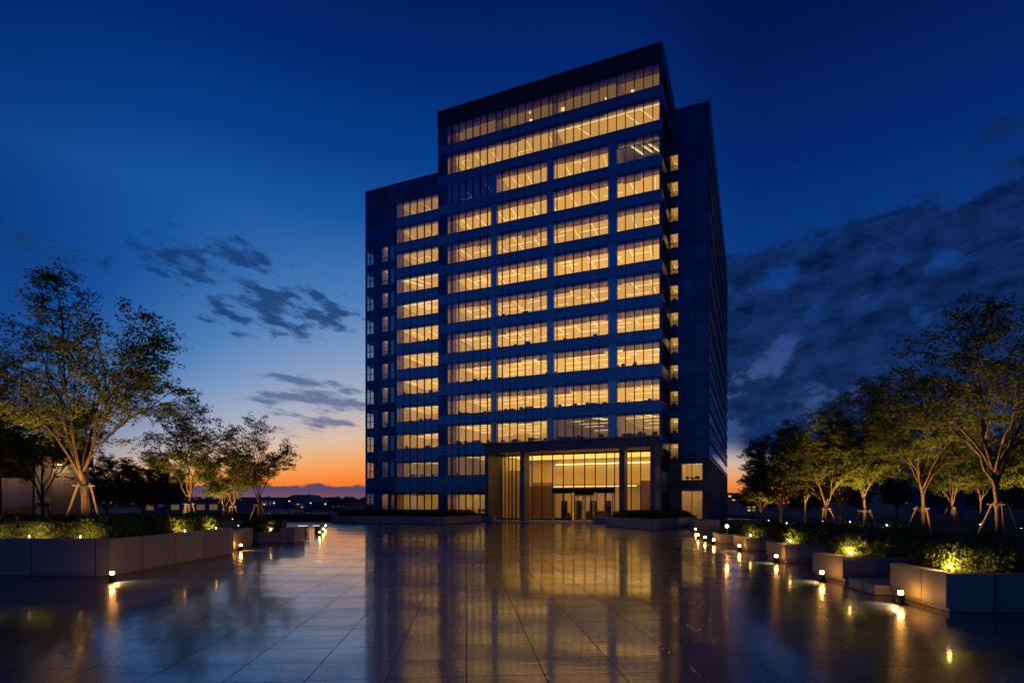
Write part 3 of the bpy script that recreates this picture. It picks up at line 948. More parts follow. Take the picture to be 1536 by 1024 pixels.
    while YR + 0.6 + k * 3.4 < YE:
        y = YR + 0.6 + k * 3.4
        each('flank_column', 'panel_stone', root, [(XR - 0.28, XR + 0.05, y, y + 0.8, 0, zbase - 0.01)]); k += 1
    mb = MB(); mb.box(XR - 0.26, XR - 0.22, YR + 0.3, YE, 0, zbase - .01); mb.build('flank_base_glazing', 'glass_dark', root)
    each('stair_core', 'panel_dark', root, [(0.4, XR - 0.4, YR + 6.2, YE - 0.11, 0, ZR - 0.8), (1.3, XR - 0.4, YR + 3.1, YR + 6.198, 8.0, ZR - 0.8)])
    each('rear_wall', 'panel_dark', root, [(0.4, XR - .3, YE - .1, YE, 0, ZR), (0.1, .398, 25.0, YE, 0, ZR)])
    mb = MB(); mb.box(0.0, XR + 0.05, YR - 0.06, YR + 0.5, ZR + .002, ZR + 0.12); mb.box(XR - 0.5, XR + 0.05, YR + 0.5, YE, ZR + .002, ZR + 0.12)
    mb.build('stair_coping', 'fin_metal', root)

    # ---- entrance portal
    P = -4.4
    xl, xr = lx(727, P), lx(982.8, P)
    ZB, ZP = 8.5, 9.72
    each('portal_pier', 'portal_stone', root, [(xl, xl + 0.52, P, -0.002, 0, ZB), (xr - 0.52, xr, P, -0.002, 0, ZB)], 0.015)
    mb = MB(); mb.box(xl, xr, P, 0.0, ZB + .002, ZP - 0.25); mb.box(xl - 0.15, xr + 0.12, P - 0.15, 0.0, ZP - 0.248, ZP)
    mb.build('portal_beam', 'portal_stone', root, bevel=0.015)
    for ua, ub in ((779.8, 786.3), (928.5, 936.5)):
        mb = MB(); xa, xb = lx(ua, P + .1), lx(ub, P + .1)
        mb.box(xa, xb, P + 0.1, P + 1.9, 0.12, ZB)
        mb.build('portal_column', 'portal_stone', root, bevel=0.02)
    mb = MB(); mb.box(xl + .53, xr - .53, P + 0.02, -0.02, 0.0, 0.12); mb.box(xl + 1.2, xr - 1.2, P - 1.3, P + 0.018, -.01, 0.08)
    mb.build('landing', 'landing', root, bevel=0.01)
    mb = MB(); mb.box(xl - 0.5, xl + 1.5, P - 0.7, P - 0.02, 0, 0.62); mb.build('plinth', 'granite_wall', root, bevel=0.02)
    # lobby glazing
    g0, g1 = xl + 0.54, xr - 0.54
    us = [752, 757.5, 763, 768.5, 774, 798, 812.7, 829, 845, 860.5, 877, 893, 909.7, 922, 947, 961, 976]
    xm = [lx(u, -0.1) for u in us]
    zdoor, ztr = 3.6, 4.15
    mb = MB(); mb.box(g0, g1, -0.06, -0.045, 0.13, ZB)
    w = mb.build('lobby_glazing', 'glass_clear', root)
    mb = MB()
    dl, dr = lx(829, -.1), lx(922, -.1)
    for u, x in zip(us, xm):
        if g0 < x < g1: mb.box(x - 0.05, x + 0.05, -0.16, -0.01, ztr if dl + .1 < x < dr - .1 else 0.13, ZB)
    zt_ = lz(860, 680.7, -.1)
    mb.box(g0, g1, -0.155, -0.015, zt_ - 0.05, zt_ + 0.05)
    mb.box(dl + .05, dr - .05, -0.26, 0.04, zdoor, ztr)
    mb.box(g0, dl - .05, -0.15, -0.02, 0.125, 0.3); mb.box(dr + .05, g1, -0.15, -0.02, 0.125, 0.3)
    mb.build('mullion', 'bronze', w)
    # doors: two swing leaves each side of a revolving drum
    for ua, ub in ((831, 845), (845.5, 858), (895, 908), (908.5, 920)):
        xa, xb = lx(ua, -.1), lx(ub, -.1)
        mb = MB()
        mb.box(xa, xa + 0.09, -0.2, -0.08, 0.13, zdoor); mb.box(xb - 0.09, xb, -0.2, -0.08, 0.13, zdoor)
        mb.box(xa + .09, xb - .09, -0.19, -0.09, 0.13, 0.4); mb.box(xa + .09, xb - .09, -0.19, -0.09, zdoor - 0.12, zdoor)
        d = mb.build('entrance_door', 'bronze', root)
        mb = MB(); mb.tube([(xb - 0.2, -0.28, 0.9), (xb - 0.2, -0.28, 2.0)], [0.02, 0.02], 8); mb.build('handle', 'steel_pale', d)
    cxx = (lx(861, -.1) + lx(893, -.1)) / 2
    rad = (lx(893, -.1) - lx(861, -.1)) / 2 - 0.1
    d = MB(); d.lathe([(rad, 3.3), (rad, zdoor - 0.01)], cxx, -0.3, 0, 32)
    d = d.build('revolving_door', 'bronze', root)
    mb = MB()
    for t0 in (R(-35), R(145)):
        for i in range(7):
            a = t0 + R(70) * i / 6; b = t0 + R(70) * (i + 1) / 6
            if i < 6: mb.quad((cxx + rad * math.cos(a), -.3 + rad * math.sin(a), .14), (cxx + rad * math.cos(b), -.3 + rad * math.sin(b), .14), (cxx + rad * math.cos(b), -.3 + rad * math.sin(b), 3.3), (cxx + rad * math.cos(a), -.3 + rad * math.sin(a), 3.3))
    mb.build('drum_glass', 'glass_clear', d)
    mb = MB()
    for i in range(4):
        a = R(25 + 90 * i)
        x, y = cxx + rad * .95 * math.cos(a), -.3 + rad * .95 * math.sin(a)
        mb.tube([(x, y, .14), (x, y, 3.3)], [.045, .045], 6)
        mb.tube([(cxx, -.3, 0.25), (x, y, .25)], [.06, .06], 6); mb.tube([(cxx, -.3, 3.2), (x, y, 3.2)], [.05, .05], 6)
    mb.tube([(cxx, -.3, .14), (cxx, -.3, 3.3)], [.06, .06], 8)
    for a in (R(-35), R(35), R(145), R(215)):
        x, y = cxx + rad * math.cos(a), -.3 + rad * math.sin(a)
        mb.tube([(x, y, .14), (x, y, 3.3)], [.06, .06], 6)
    mb.build('door_wing', 'bronze', d)
    # lobby interior
    mb = MB()
    la, lb, ld, lh = g0, -0.42, 8.9, 8.45
    mb.quad((la, ld, .13), (lb, ld, .13), (lb, ld, lh), (la, ld, lh))
    mb.quad((la, 0, .13), (la, ld, .13), (la, ld, lh), (la, 0, lh))
    mb.quad((lb, ld, .13), (lb, 0, .13), (lb, 0, lh), (lb, ld, lh))
    mb.quad((la, ld, lh), (lb, ld, lh), (lb, 0, lh), (la, 0, lh))
    mb.box(la, lb, ld - 1.3, ld - .02, 4.7, 5.0)
    lob = mb.build('lobby', 'lobby_wall', root)
    mb = MB(); mb.quad((la, 0, .13), (lb, 0, .13), (lb, ld, .13), (la, ld, .13)); mb.build('lobby_floor', 'landing', lob)
    mc, ms = room_mats(1.6)
    mb = MB()
    mb.box(la + .2, lb - .2, 0.5, ld - 1.6, lh - .05, lh - .02)
    mb.build('ceiling_fill_glow', mc, lob)  # whole lobby ceiling set glowing as added fill light
    zc = lz(870, 696, 8.0)
    mb = MB(); mb.box(la + 4.5, lb, ld - .5, ld - .4, zc, zc + .10); mb.build('cove_light', emission('cove', (1, .62, .20), 5.0), lob)
    each('timber_wall', 'timber_panel', lob, [(la, la + 4.2, ld - 1.25, ld - 1.15, .14, 4.69), (lb - 3.2, lb - .1, ld - 3.0, ld - 2.9, .14, 5.2)])
    mb = MB(); mb.box(la + 4.4, lb - 4.0, ld - 1.2, ld - 1.1, 4.55, 4.62); mb.build('shelf_fill_glow', emission('shelf_fill_glow', (1, .60, .18), 4.0), lob)  # added light line under the shelf, put in to brighten the lobby
    mb = MB()
    for i in range(4): mb.box(la + 5.2 + i * 2.1, la + 6.1 + i * 2.1, ld - .1, ld - .03, .14, 2.6)
    mb.build('inner_door', 'bronze', lob)
    mb = MB()
    sa, sb = lx(798, 2.0), lx(828, 2.0)
    k = 0
    while sa + k * .16 < sb:
        mb.box(sa + k * .16, sa + k * .16 + .07, 2.0, 2.12, .14, 5.0); k += 1
    k = 0
    while la + .1 + k * .2 < lx(780, 1.5):
        mb.box(la + .1 + k * .2, la + .2 + k * .2, 1.5, 1.6, .14, 6.6); k += 1
    mb.build('timber_screen', 'timber_panel', lob)
    mb = MB(); mb.box(lx(880, 5), lx(905, 5), 5, 5.8, .14, 1.25)
    for i in range(5):
        xa = lx(850 + 14 * i, 3); mb.box(xa, xa + .5, 3, 3.1, .14, 1.0); mb.box(xa, xa + .5, 3.1, 3.6, .14, .6)
    mb.build('furniture', 'furniture', lob)
    return root
tower = make_tower()

# ------------------------------------------------------------------ planters, hedges
def poly_inset(pts, d):
    cx = sum(p[0] for p in pts) / len(pts); cy = sum(p[1] for p in pts) / len(pts)
    out = []
    for x, y in pts:
        l = math.hypot(x - cx, y - cy)
        k = max(0.2, 1 - d * 1.25 / l)
        out.append((cx + (x - cx) * k, cy + (y - cy) * k))
    return out

def planter(pts, h, label, group, plinth=0.10):
    """stone trough: recessed plinth, walls with a rim, soil inside"""
    cx = sum(p[0] for p in pts) / len(pts); cy = sum(p[1] for p in pts) / len(pts)
    root = empty('planter', (cx, cy, 0))
    tag(root, label, 'planter', group)
    loc = [(x - cx, y - cy) for x, y in pts]
    a = sum(loc[i][0] * loc[(i + 1) % len(loc)][1] - loc[(i + 1) % len(loc)][0] * loc[i][1] for i in range(len(loc)))
    if a < 0: loc.reverse()
    inn = poly_inset(loc, 0.22)
    k = len(loc)
    mb = MB()
    z0 = plinth
    mb.v += [(x, y, z0) for x, y in loc] + [(x, y, h) for x, y in loc] + [(x, y, h) for x, y in inn] + [(x, y, h - 0.12) for x, y in inn]
    for i in range(k):
        j = (i + 1) % k
        mb.f += [(i, j, k + j, k + i), (k + i, k + j, 2 * k + j, 2 * k + i), (2 * k + i, 2 * k + j, 3 * k + j, 3 * k + i)]
    mb.f.append(tuple(reversed(range(k))))
    mb.f.append(tuple(range(3 * k, 4 * k)))
    w = mb.build('wall', 'granite_wall', root, bevel=0.012)
    mb = MB(); mb.prism(poly_inset(loc, 0.06), -0.01, plinth); mb.build('plinth', 'granite_wall', root)
    mb = MB(); mb.prism(poly_inset(loc, 0.225), h - 0.115, h - 0.08); mb.build('soil', 'soil', root)
    return root

def in_poly(X, Y, pts):
    ins = np.zeros(len(X), bool)
    k = len(pts)
    for i in range(k):
        x1, y1 = pts[i]; x2, y2 = pts[(i + 1) % k]
        c = ((y1 > Y) != (y2 > Y)) & (X < (x2 - x1) * (Y - y1) / (y2 - y1 + 1e-12) + x1)
        ins ^= c
    return ins
def edge_dist(X, Y, pts):
    d = np.full(len(X), 1e9)
    k = len(pts)
    for i in range(k):
        x1, y1 = pts[i]; x2, y2 = pts[(i + 1) % k]
        dx, dy = x2 - x1, y2 - y1
        t = np.clip(((X - x1) * dx + (Y - y1) * dy) / (dx * dx + dy * dy), 0, 1)
        d = np.minimum(d, np.hypot(X - x1 - t * dx, Y - y1 - t * dy))
    return d

def hedge(pts, z0, h, label, group, n, leaf=0.07, seed=0, mat='hedge_leaf', lump=0.10, cat='hedge'):
    rng = np.random.default_rng(seed)
    cx = sum(p[0] for p in pts) / len(pts); cy = sum(p[1] for p in pts) / len(pts)
    loc = [(x - cx, y - cy) for x, y in pts]
    xs = [p[0] for p in loc]; ys = [p[1] for p in loc]
    P = []
    need = n
    def height(X, Y):
        ed = edge_dist(X, Y, loc)
        s = np.clip(ed / (h * 0.45), 0, 1)
        prof = np.sqrt(np.clip(1 - (1 - s) ** 2, 0, 1)) * 0.55 + 0.45
        wob = (np.sin(X * 2.9 + seed) * np.cos(Y * 3.3 + seed * 2) + np.sin(X * 6.1 + 2 * seed) * 0.6 + np.cos(Y * 7.3 + X * 2.2) * 0.5) * lump * 0.5
        return h * prof + wob
    area = 0
    tot = []
    got = 0
    while got < n:
        X = rng.uniform(min(xs) - .05, max(xs) + .05, n); Y = rng.uniform(min(ys) - .05, max(ys) + .05, n)
        m = in_poly(X, Y, loc)
        X, Y = X[m], Y[m]
        H = height(X, Y)
        ed = edge_dist(X, Y, loc)
        Z = H * np.where(rng.random(len(X)) < 0.55, 1 - 0.16 * rng.random(len(X)) ** 1.5, rng.random(len(X)))
        keep = (Z > H * 0.8) | (ed < 0.22)
        tot.append(np.stack([X, Y, Z], 1)[keep]); got += keep.sum()
    # walls of foliage: extra points along the edge
    k = len(loc); per = [math.hypot(loc[i][0] - loc[(i + 1) % k][0], loc[i][1] - loc[(i + 1) % k][1]) for i in range(k)]
    ne = int(n * 0.7)
    ei = rng.choice(k, ne, p=np.array(per) / sum(per)); t = rng.random(ne)
    A = np.array(loc); Bq = np.roll(A, -1, 0)
    E = A[ei] + (Bq[ei] - A[ei]) * t[:, None]
    E = E * (1 - rng.random((ne, 1)) * 0.10 / max(1, math.hypot(max(xs), max(ys))))
    HE = h * (0.45 + 0.35 * rng.random(ne))
    tot.append(np.column_stack([E + rng.normal(0, 0.05, (ne, 2)), rng.random(ne) * HE]))
    P = np.concatenate(tot)
    D = rng.normal(0, 1, P.shape) + np.array([0, 0, 0.5])
    D /= np.linalg.norm(D, axis=1, keepdims=True)
    N = rng.normal(0, 1, P.shape) + np.array([0, 0, 0.8])
    L = leaf * rng.uniform(0.6, 1.35, len(P)); W = L * rng.uniform(0.45, 0.7, len(P))
    core = MB()
    ins = poly_inset(loc, 0.10)
    ins2 = poly_inset(loc, 0.28)
    kk = len(ins)
    a = sum(ins[i][0] * ins[(i + 1) % kk][1] - ins[(i + 1) % kk][0] * ins[i][1] for i in range(kk))
    if a < 0: ins.reverse(); ins2.reverse()
    core.v += [(x, y, 0) for x, y in ins] + [(x, y, h * 0.45) for x, y in ins] + [(x, y, h * 0.84) for x, y in ins2]
    for i in range(kk):
        j = (i + 1) % kk
        core.f += [(i, j, kk + j, kk + i), (kk + i, kk + j, 2 * kk + j, 2 * kk + i)]
    core.f.append(tuple(range(2 * kk, 3 * kk)))
    o = leaf_mesh('hedge', P, D, N, L, W, mat, None, core)
    o.location = (cx, cy, z0)
    tag(o, label, cat, group)
    return o

GP_L, GP_R = 'stone planters beside the plaza', 'stone planters beside the plaza'
GH = 'clipped hedges in the stone planters'
# near left planter
PL1 = [(-12.05, 16.95), (-12.25, 24.8), (-30, 26.5), (-30, 18.6)]
planter(PL1, 1.14, 'large brown stone planter on the left with a lit ground lamp at its corner', GP_L)
hedge([(-12.5, 17.85), (-12.6, 19.6), (-29.5, 21.2), (-29.5, 19.5)], 1.05, 0.70, 'long bright lit hedge along the front of the large left planter', GH, 15000, 0.095, 1)
hedge([(-12.62, 19.75), (-12.75, 24.3), (-14.1, 24.4), (-14.0, 19.85)], 1.05, 0.66, 'hedge along the plaza side of the large left planter', GH, 6000, 0.095, 11)
# second left planter (low block behind) and third
PL2 = [(-13.0, 26.2), (-13.6, 29.6), (-24, 31), (-24, 27.6)]
planter(PL2, 0.95, 'plain stone planter just behind the end of the large left planter', GP_L)
hedge([(-14.6, 26.7), (-15.0, 29.2), (-23.5, 30.5), (-23.5, 28)], 0.86, 0.75, 'dark hedge behind the end of the large left planter', GH, 7000, 0.08, 2)
PL3 = [gp(420, 814.6), gp(383, 814.6), (-17.8, 36.5), (-14.2, 36.0)]
planter(PL3, 0.60, 'low stone planter on the left with one glowing lamp in its hedge', GP_L)
hedge(poly_inset(PL3, 0.35), 0.52, 0.62, 'small rounded hedge with a lamp glowing at its foot, left side', GH, 6000, 0.08, 3)
# right saw-tooth planters
def saw(N, B, w, h, lab, hl, hh, n, seed, leaf, hoff=0.35):
    pts = [N, B, (B[0] + w, B[1] + 0.25), (N[0] + w, N[1])]
    planter(pts, h, lab, GP_R)
    hp = [(N[0] + hoff, N[1] + 0.45), (B[0] + hoff, B[1] - 0.15), (B[0] + w - .3, B[1] + .1), (N[0] + w - .3, N[1] + 0.45)]
    return hedge(hp, h - 0.09, hh, hl, GH, n, leaf, seed)
saw((8.75, 11.36), (9.05, 13.5), 7.0, 0.79, 'nearest stone planter on the right, the largest of its row', 'wide hedge with a glowing lamp in the nearest right planter', 0.62, 22000, 4, 0.055)
saw((9.3, 15.85), (9.28, 17.4), 6.0, 0.70, 'second nearest stone planter on the right behind a low step', 'hedge in the second right planter with a lamp at its front', 0.62, 15000, 5, 0.06)
saw((10.2, 21.1), (10.5, 23.3), 6.0, 0.67, 'third stone planter on the right with a ground lamp before its corner', 'hedge in the third right planter glowing yellow at its front', 0.62, 11000, 6, 0.07)
saw((10.9, 26.3), (11.3, 28.8), 6.0, 0.60, 'fourth stone planter on the right, beside the tall thin post lamp', 'round ended hedge in the fourth right planter by the thin post lamp', 0.66, 8000, 7, 0.08)
saw((11.5, 31.2), (12.1, 34.0), 6.0, 0.52, 'farthest low stone planter of the right row', 'dark low hedge in the farthest planter of the right row', 0.45, 5000, 8, 0.09)
hedge([(11.6, 13.9), (12.2, 15.6), (26, 15.6), (26, 13.9)], 0.4, .82, 'long dark hedge just behind the nearest right planter', 'long hedges on the right lawn', 9000, .085, 31)
hedge([(11.7, 17.8), (12.3, 20.6), (15.2, 20.6), (15.2, 17.8)], 0.4, .72, 'dark hedge between the second and third right planters', 'long hedges on the right lawn', 8000, .09, 32)
hedge([(12.2, 23.8), (12.8, 25.8), (15.6, 25.8), (15.6, 23.8)], 0.4, .65, 'dark hedge between the third and fourth right planters', 'long hedges on the right lawn', 6000, .09, 33)
# planters before the tower
def tl(x, y):
    return (CX + x * ct - y * sn, CY + x * sn + y * ct)
PT1 = [tl(-20.0, -16.2), tl(-19.6, -8.2), tl(-36, -8.0), tl(-35.0, -16.3)]
planter(PT1, 0.84, 'long low stone planter before the tower, left of the entrance portal', GP_L, 0.06)
hedge(poly_inset(PT1, 0.5), 0.76, 0.66, 'long flat topped hedge before the tower, left of the entrance', GH, 14000, 0.10, 9, 'dark_leaf')
PT2 = [gp(908, 789), gp(985, 794.5), gp(1046, 788), (9.05 + 18.5 - 12.2, 63.0)]
planter(PT2, 0.92, 'wedge shaped stone planter before the tower, right of the entrance', GP_L, 0.06)
hedge(poly_inset(PT2, 0.5), 0.84, 0.62, 'flat topped hedge before the tower, right of the entrance', GH, 8000, 0.10, 10, 'dark_leaf')
# low step beside the nearest right planter
mb = MB(); mb.prism([(8.72, 13.55), (8.80, 14.75), (9.8, 14.75), (9.8, 13.55)], 0, 0.25)
tag(mb.build('stone_step', 'granite_wall', bevel=0.012), 'low stone step against the end of the nearest right planter', 'step')
# block at the far right end of the row and block by the portal
x, y = gp(1042, 795); mb = MB(); mb.prism([(x, y), (x + 1.9, y - .5), (x + 2.5, y + 2.2), (x + .5, y + 2.8)], 0, 0.85)
tag(mb.build('stone_block', 'granite_wall', bevel=0.015), 'pale stone block at the far end of the right planter row', 'stone block', 'square stone blocks on the plaza')
a = tl(-6.2, -7.0); mb = MB(); mb.prism([tl(-6.4, -7.6), tl(-5.0, -7.6), tl(-5.0, -5.9), tl(-6.4, -5.9)], 0, 0.72)
tag(mb.build('stone_block', 'granite_wall', bevel=0.015), 'small stone block before the right column of the portal', 'stone block', 'square stone blocks on the plaza')
x, y = gp(420, 814); mb = MB(); mb.prism([(x, y), (x + .8, y), (x + .8, y + 1.6), (x, y + 1.6)], 0, 0.86)
tag(mb.build('stone_block', 'granite_wall', bevel=0.015), 'tall square stone block at the end of the low left planter', 'stone block', 'square stone blocks on the plaza')

# benches with a lit edge
def bench(u0, u1, v, h, label):
    x0, y = gp(u0, v); x1, _ = gp(u1, v)
    root = empty('bench', ((x0 + x1) / 2, y, 0))
    tag(root, label, 'bench', 'stone benches with lit edges')
    w = (x1 - x0) / 2
    mb = MB(); mb.box(-w, w, -.3, .35, h - .16, h); mb.build('seat', 'granite_wall', root, bevel=.01)
    mb = MB(); mb.box(-w + .12, -w + .32, -.22, .28, 0, h - .162); mb.build('leg', 'granite_wall', root)
    mb = MB(); mb.box(w - .32, w - .12, -.22, .28, 0, h - .162); mb.build('leg', 'granite_wall', root)
    mb = MB(); mb.box(-w + .02, w - .02, -.315, -.302, h - .09, h - .03); mb.build('light_strip', emission('bench_strip', (.75, .85, 1.0), .9), root)
bench(449, 464, 803, .75, 'stone bench with a white lit edge, nearer of the two on the left')
bench(471, 482, 799, .62, 'stone bench with a white lit edge beside the row of far left lamps')

# raised lawns
def lawn(pts, z, label_name='lawn'):
    mb = MB(); mb.prism(pts, -0.05, z)
    return tag(mb.build(label_name, 'lawn'), kind='structure')
lawn([(11.6, 12.2), (11.6, 19), (12.6, 27), (13.5, 36), (15.5, 42), (22, 60), (80, 60), (80, 12.2)], 0.48)
lawn([(-14.4, 25.5), (-15.2, 33), (-19, 46), (-24, 60), (-90, 60), (-90, 19), (-29, 25.5)], 0.46)
# ground cover tufts on the right lawn
def tufts():
    rng = np.random.default_rng(77)
    n = 16000
    X = rng.uniform(12, 60, n); Y = rng.uniform(13, 59, n)
    m = (X > 12.6 + (Y - 12) * 0.21)
    X, Y = X[m], Y[m]
    clump = np.sin(X * 1.1) * np.cos(Y * 0.9) + np.sin(X * .37 + Y * .53)
    m = clump + rng.normal(0, .5, len(X)) > 0.1
    X, Y = X[m], Y[m]
    P = np.column_stack([X, Y, np.full(len(X), 0.47)])
    D = rng.normal(0, .5, P.shape) + np.array([0, 0, 1.0]); D /= np.linalg.norm(D, axis=1, keepdims=True)
    N = rng.normal(0, 1, P.shape)
    L = rng.uniform(.10, .34, len(P)); W = rng.uniform(.04, .09, len(P))
    o = leaf_mesh('ground_cover', P, D, N, L, W, 'hedge_leaf')
    tag(o, kind='stuff')
tufts()
# distant clipped hedges
hedge([(-46, 74), (-20.5, 70), (-20.5, 71.2), (-46, 75.2)], 0, .95, 'long distant hedge closing the plaza at the far left', 'distant hedges', 9000, .12, 21, 'dark_leaf')
hedge([(-50, 62), (-26, 58.5), (-26, 59.7), (-50, 63.2)], .4, .7, 'lower distant hedge on the lawn at the far left', 'distant hedges', 7000, .12, 22, 'dark_leaf')

# ------------------------------------------------------------------ trees
def grow(seed, H, spread, trunk_r, fork=0.22, limbs=7, leaf=0.13, leaves=24, dense=1.0, base=0.26, mat='tree_leaf', name='tree'):
    rng = random.Random(seed)
    nr = np.random.default_rng(seed)
    wood = MB()
    LP, LD, LN = [], [], []
    UP = Vector((0, 0, 1))
    def rv():
        return Vector((rng.gauss(0, 1), rng.gauss(0, 1), rng.gauss(0, 1)))
    def path(p, d, length, steps, wob, trop):
        pts = [p.copy()]; d = d.normalized()
        for i in range(steps):
            d = (d + rv() * wob + trop * (1.0 / steps)).normalized()
            p = p + d * (length / steps)
            pts.append(p.copy())
        return pts
    def leaves_on(pts, count):
        n = count
        A = np.array([tuple(p) for p in pts])
        t = nr.random(n) ** 0.8 * (len(pts) - 1.001)
        i = t.astype(int); f = (t - i)[:, None]
        C = A[i] * (1 - f) + A[i + 1] * f
        ax = A[-1] - A[0]; ax = ax / (np.linalg.norm(ax) + 1e-9)
        side = np.cross(ax, [0, 0, 1.0]); side /= np.linalg.norm(side) + 1e-9
        sg = nr.choice([-1, 1], n)[:, None]
        D = ax * nr.uniform(.2, 1.0, (n, 1)) + side * sg * nr.uniform(.3, 1.1, (n, 1)) + nr.normal(0, .28, (n, 3)) + np.array([0, 0, -.12])
        D /= np.linalg.norm(D, axis=1, keepdims=True)
        off = side * sg * np.abs(nr.normal(0, .085, (n, 1))) + nr.normal(0, .045, (n, 3))
        LP.append(C + off); LD.append(D); LN.append(nr.normal(0, .42, (n, 3)) + np.array([0, 0, 1.0]))
    lean = Vector((rng.uniform(-.04, .04), rng.uniform(-.04, .04), 1))
    tr = path(Vector((0, 0, -0.1)), lean, H * fork + .1, 6, .025, UP * .1)
    rads = [trunk_r * (1.2 if i == 0 else 1.0 - 0.05 * i) for i in range(len(tr))]
    wood.tube(tr, rads, 10)
    zb = H * base
    cz, rz_ = (zb + H) / 2, (H - zb) / 2
    cen = Vector((tr[-1].x, tr[-1].y, cz))
    def inside(p):
        q = p - cen
        hz = q.z / rz_
        w = spread * (1.0 - .18 * max(0, hz))
        e = (q.x / w) ** 2 + (q.y / w) ** 2 + hz * hz
        return e
    a0 = rng.uniform(0, 6.28)
    jobs = []
    for k in range(limbs):
        az = a0 + k * 2.399 + rng.uniform(-.3, .3)
        ch = .93 - 1.22 * (k / (limbs - 1)) ** .85 + rng.uniform(-.08, .08)
        st = rng.uniform(.80, 1.0)
        p0 = tr[-1].copy() if st > .88 else tr[int(st * 6)].lerp(tr[min(6, int(st * 6) + 1)], st * 6 % 1)
        jobs.append((az, ch, p0, trunk_r * rng.uniform(.30, .42), None, 0))
    while jobs:
        az, ch, p0, r0, d0, gen = jobs.pop()
        ch = max(-.32, min(.97, ch))
        sh = math.sqrt(max(0, 1 - ch * ch))
        f = rng.uniform(.80, 1.0)
        tgt = cen + Vector((math.cos(az) * sh * spread * f, math.sin(az) * sh * spread * f, ch * rz_ * f))
        dist = (tgt - p0).length
        if d0 is None:
            p1 = p0 + Vector((math.cos(az) * .34, math.sin(az) * .34, 1.0)).normalized() * dist * .40
        else:
            p1 = p0 + (d0 + rv() * .12).normalized() * dist * .35
        p1b = p0.lerp(tgt, .62) + Vector((0, 0, dist * .10)) + rv() * dist * .04
        pts = []
        for i in range(11):
            t = i / 10
            pts.append((1 - t) ** 3 * p0 + 3 * (1 - t) ** 2 * t * p1 + 3 * (1 - t) * t * t * p1b + t ** 3 * tgt + rv() * dist * .010 * (i > 0))
        lr = [r0 * (1 - .88 * (i / 10) ** .8) + .006 for i in range(11)]
        wood.tube(pts, lr, 6)
        if gen == 0:
            for j in ((2, 4) if dist > spread * 1.1 else (3,)):
                jobs.append((az + rng.choice((-1, 1)) * rng.uniform(.45, .9), ch + rng.uniform(-.30, .22), pts[j].copy(), lr[j] * .8, (pts[j + 1] - pts[j]).normalized(), 1))
        nb = max(4, int((9 if gen else 10) * dense * min(1.0, dist / spread)))
        for b in range(nb):
            t = .26 + .74 * (b + rng.random()) / nb
            i = min(int(t * 10), 9)
            q = pts[i].lerp(pts[i + 1], t * 10 - i)
            ld = (pts[i + 1] - pts[i]).normalized()
            sd = rv(); sd.z *= .5; sd = (sd - ld * sd.dot(ld)).normalized()
            outw = Vector((q.x - cen.x, q.y - cen.y, 0)); outw = outw.normalized() if outw.length > .1 else Vector((math.cos(az), math.sin(az), 0))
            bd = ld * .5 + sd * .75 + outw * .25 + UP * rng.uniform(-.12, .22)
            bl = (spread * .30 + .25) * rng.uniform(.75, 1.25) * (1.25 - .5 * t)
            bp = path(q, bd, bl, 5, .11, Vector((0, 0, -.05)))
            if inside(bp[-1]) > 1.12:
                bp = path(q, bd, bl * .45, 5, .11, Vector((0, 0, -.05)))
            br = max(.008, lr[i] * .42)
            wood.tube(bp, [br * (1 - .8 * j / 5) + .003 for j in range(6)], 4, False)
            nt_ = int(rng.uniform(6, 9))
            for w in range(nt_):
                tt = .12 + .88 * (w + rng.random()) / nt_
                j = min(int(tt * 5), 4)
                qq = bp[j].lerp(bp[j + 1], tt * 5 - j)
                dd = (bp[j + 1] - bp[j]).normalized()
                s2 = rv(); s2.z *= .4
                td = dd * .55 + s2.normalized() * .8
                tp = path(qq, td, rng.uniform(.30, .68) * (.6 + .04 * H), 3, .14, Vector((0, 0, -.05)))
                wood.tube(tp, [.007, .005, .004, .003], 3, False)
                leaves_on(tp, leaves)
            leaves_on(bp[1:], leaves)
    root = empty(name)
    wood.build('trunk', 'bark', root, smooth=True)
    P = np.concatenate(LP); D = np.concatenate(LD); N = np.concatenate(LN)
    L = leaf * nr.uniform(.6, 1.3, len(P))
    leaf_mesh('crown', P, D, N, L, L * nr.uniform(.38, .55, len(P)), mat, root)
    return root

GT = 'young street trees beside the plaza'
def place(t, u, Y, z, label, rz=0.0, s=1.0, group=GT, cat='tree', x=None):
    t.location = (atY(u, Y) if x is None else x, Y, z)
    t.rotation_euler = (0, 0, rz)
    t.scale = (s, s, s)
    tag(t, label, cat, group)
    return t
tA = place(grow(5, 10.1, 3.6, .135, .24, 8, .14, 15, 1.0, .26), 128, 22, .98, 'biggest left tree, tall and spreading with bright lit trunk above the large planter')
tB = place(grow(8, 8.9, 2.7, .10, .24, 6, .145, 17, .9, .26), 282, 36, .45, 'lit tree just right of the biggest left tree')
tD = place(grow(12, 8.0, 2.6, .105, .24, 5, .14, 16, .85, .30), 389, 40, .45, 'dark tree against the orange sky, last of the left row')
tC = place(grow(21, 8.0, 3.0, .11, .2, 5, .16, 18, .85, .20), 349, 57, .45, 'small lit tree standing close to its twin behind the left row')
tC2 = place(copy_tree(tC), 338, 58, .45, 'shorter of the two small lit trees behind the left row', 2.1, .82)
tA2 = place(copy_tree(tB), 66, 28, .45, 'unlit dark tree before the low pavilion at the far left', 1.2, .95)
td = place(grow(31, 9.5, 4.2, .125, .30, 8, .145, 15, 1.0, .32), 1501, 21, .46, 'biggest right tree with a thick dark trunk at the right edge')
tc = place(grow(37, 8.3, 2.6, .09, .29, 6, .14, 18, .95, .32), 1384, 26, .46, 'slim right tree with a bright lit trunk and wooden stakes, beside the thick trunked tree')
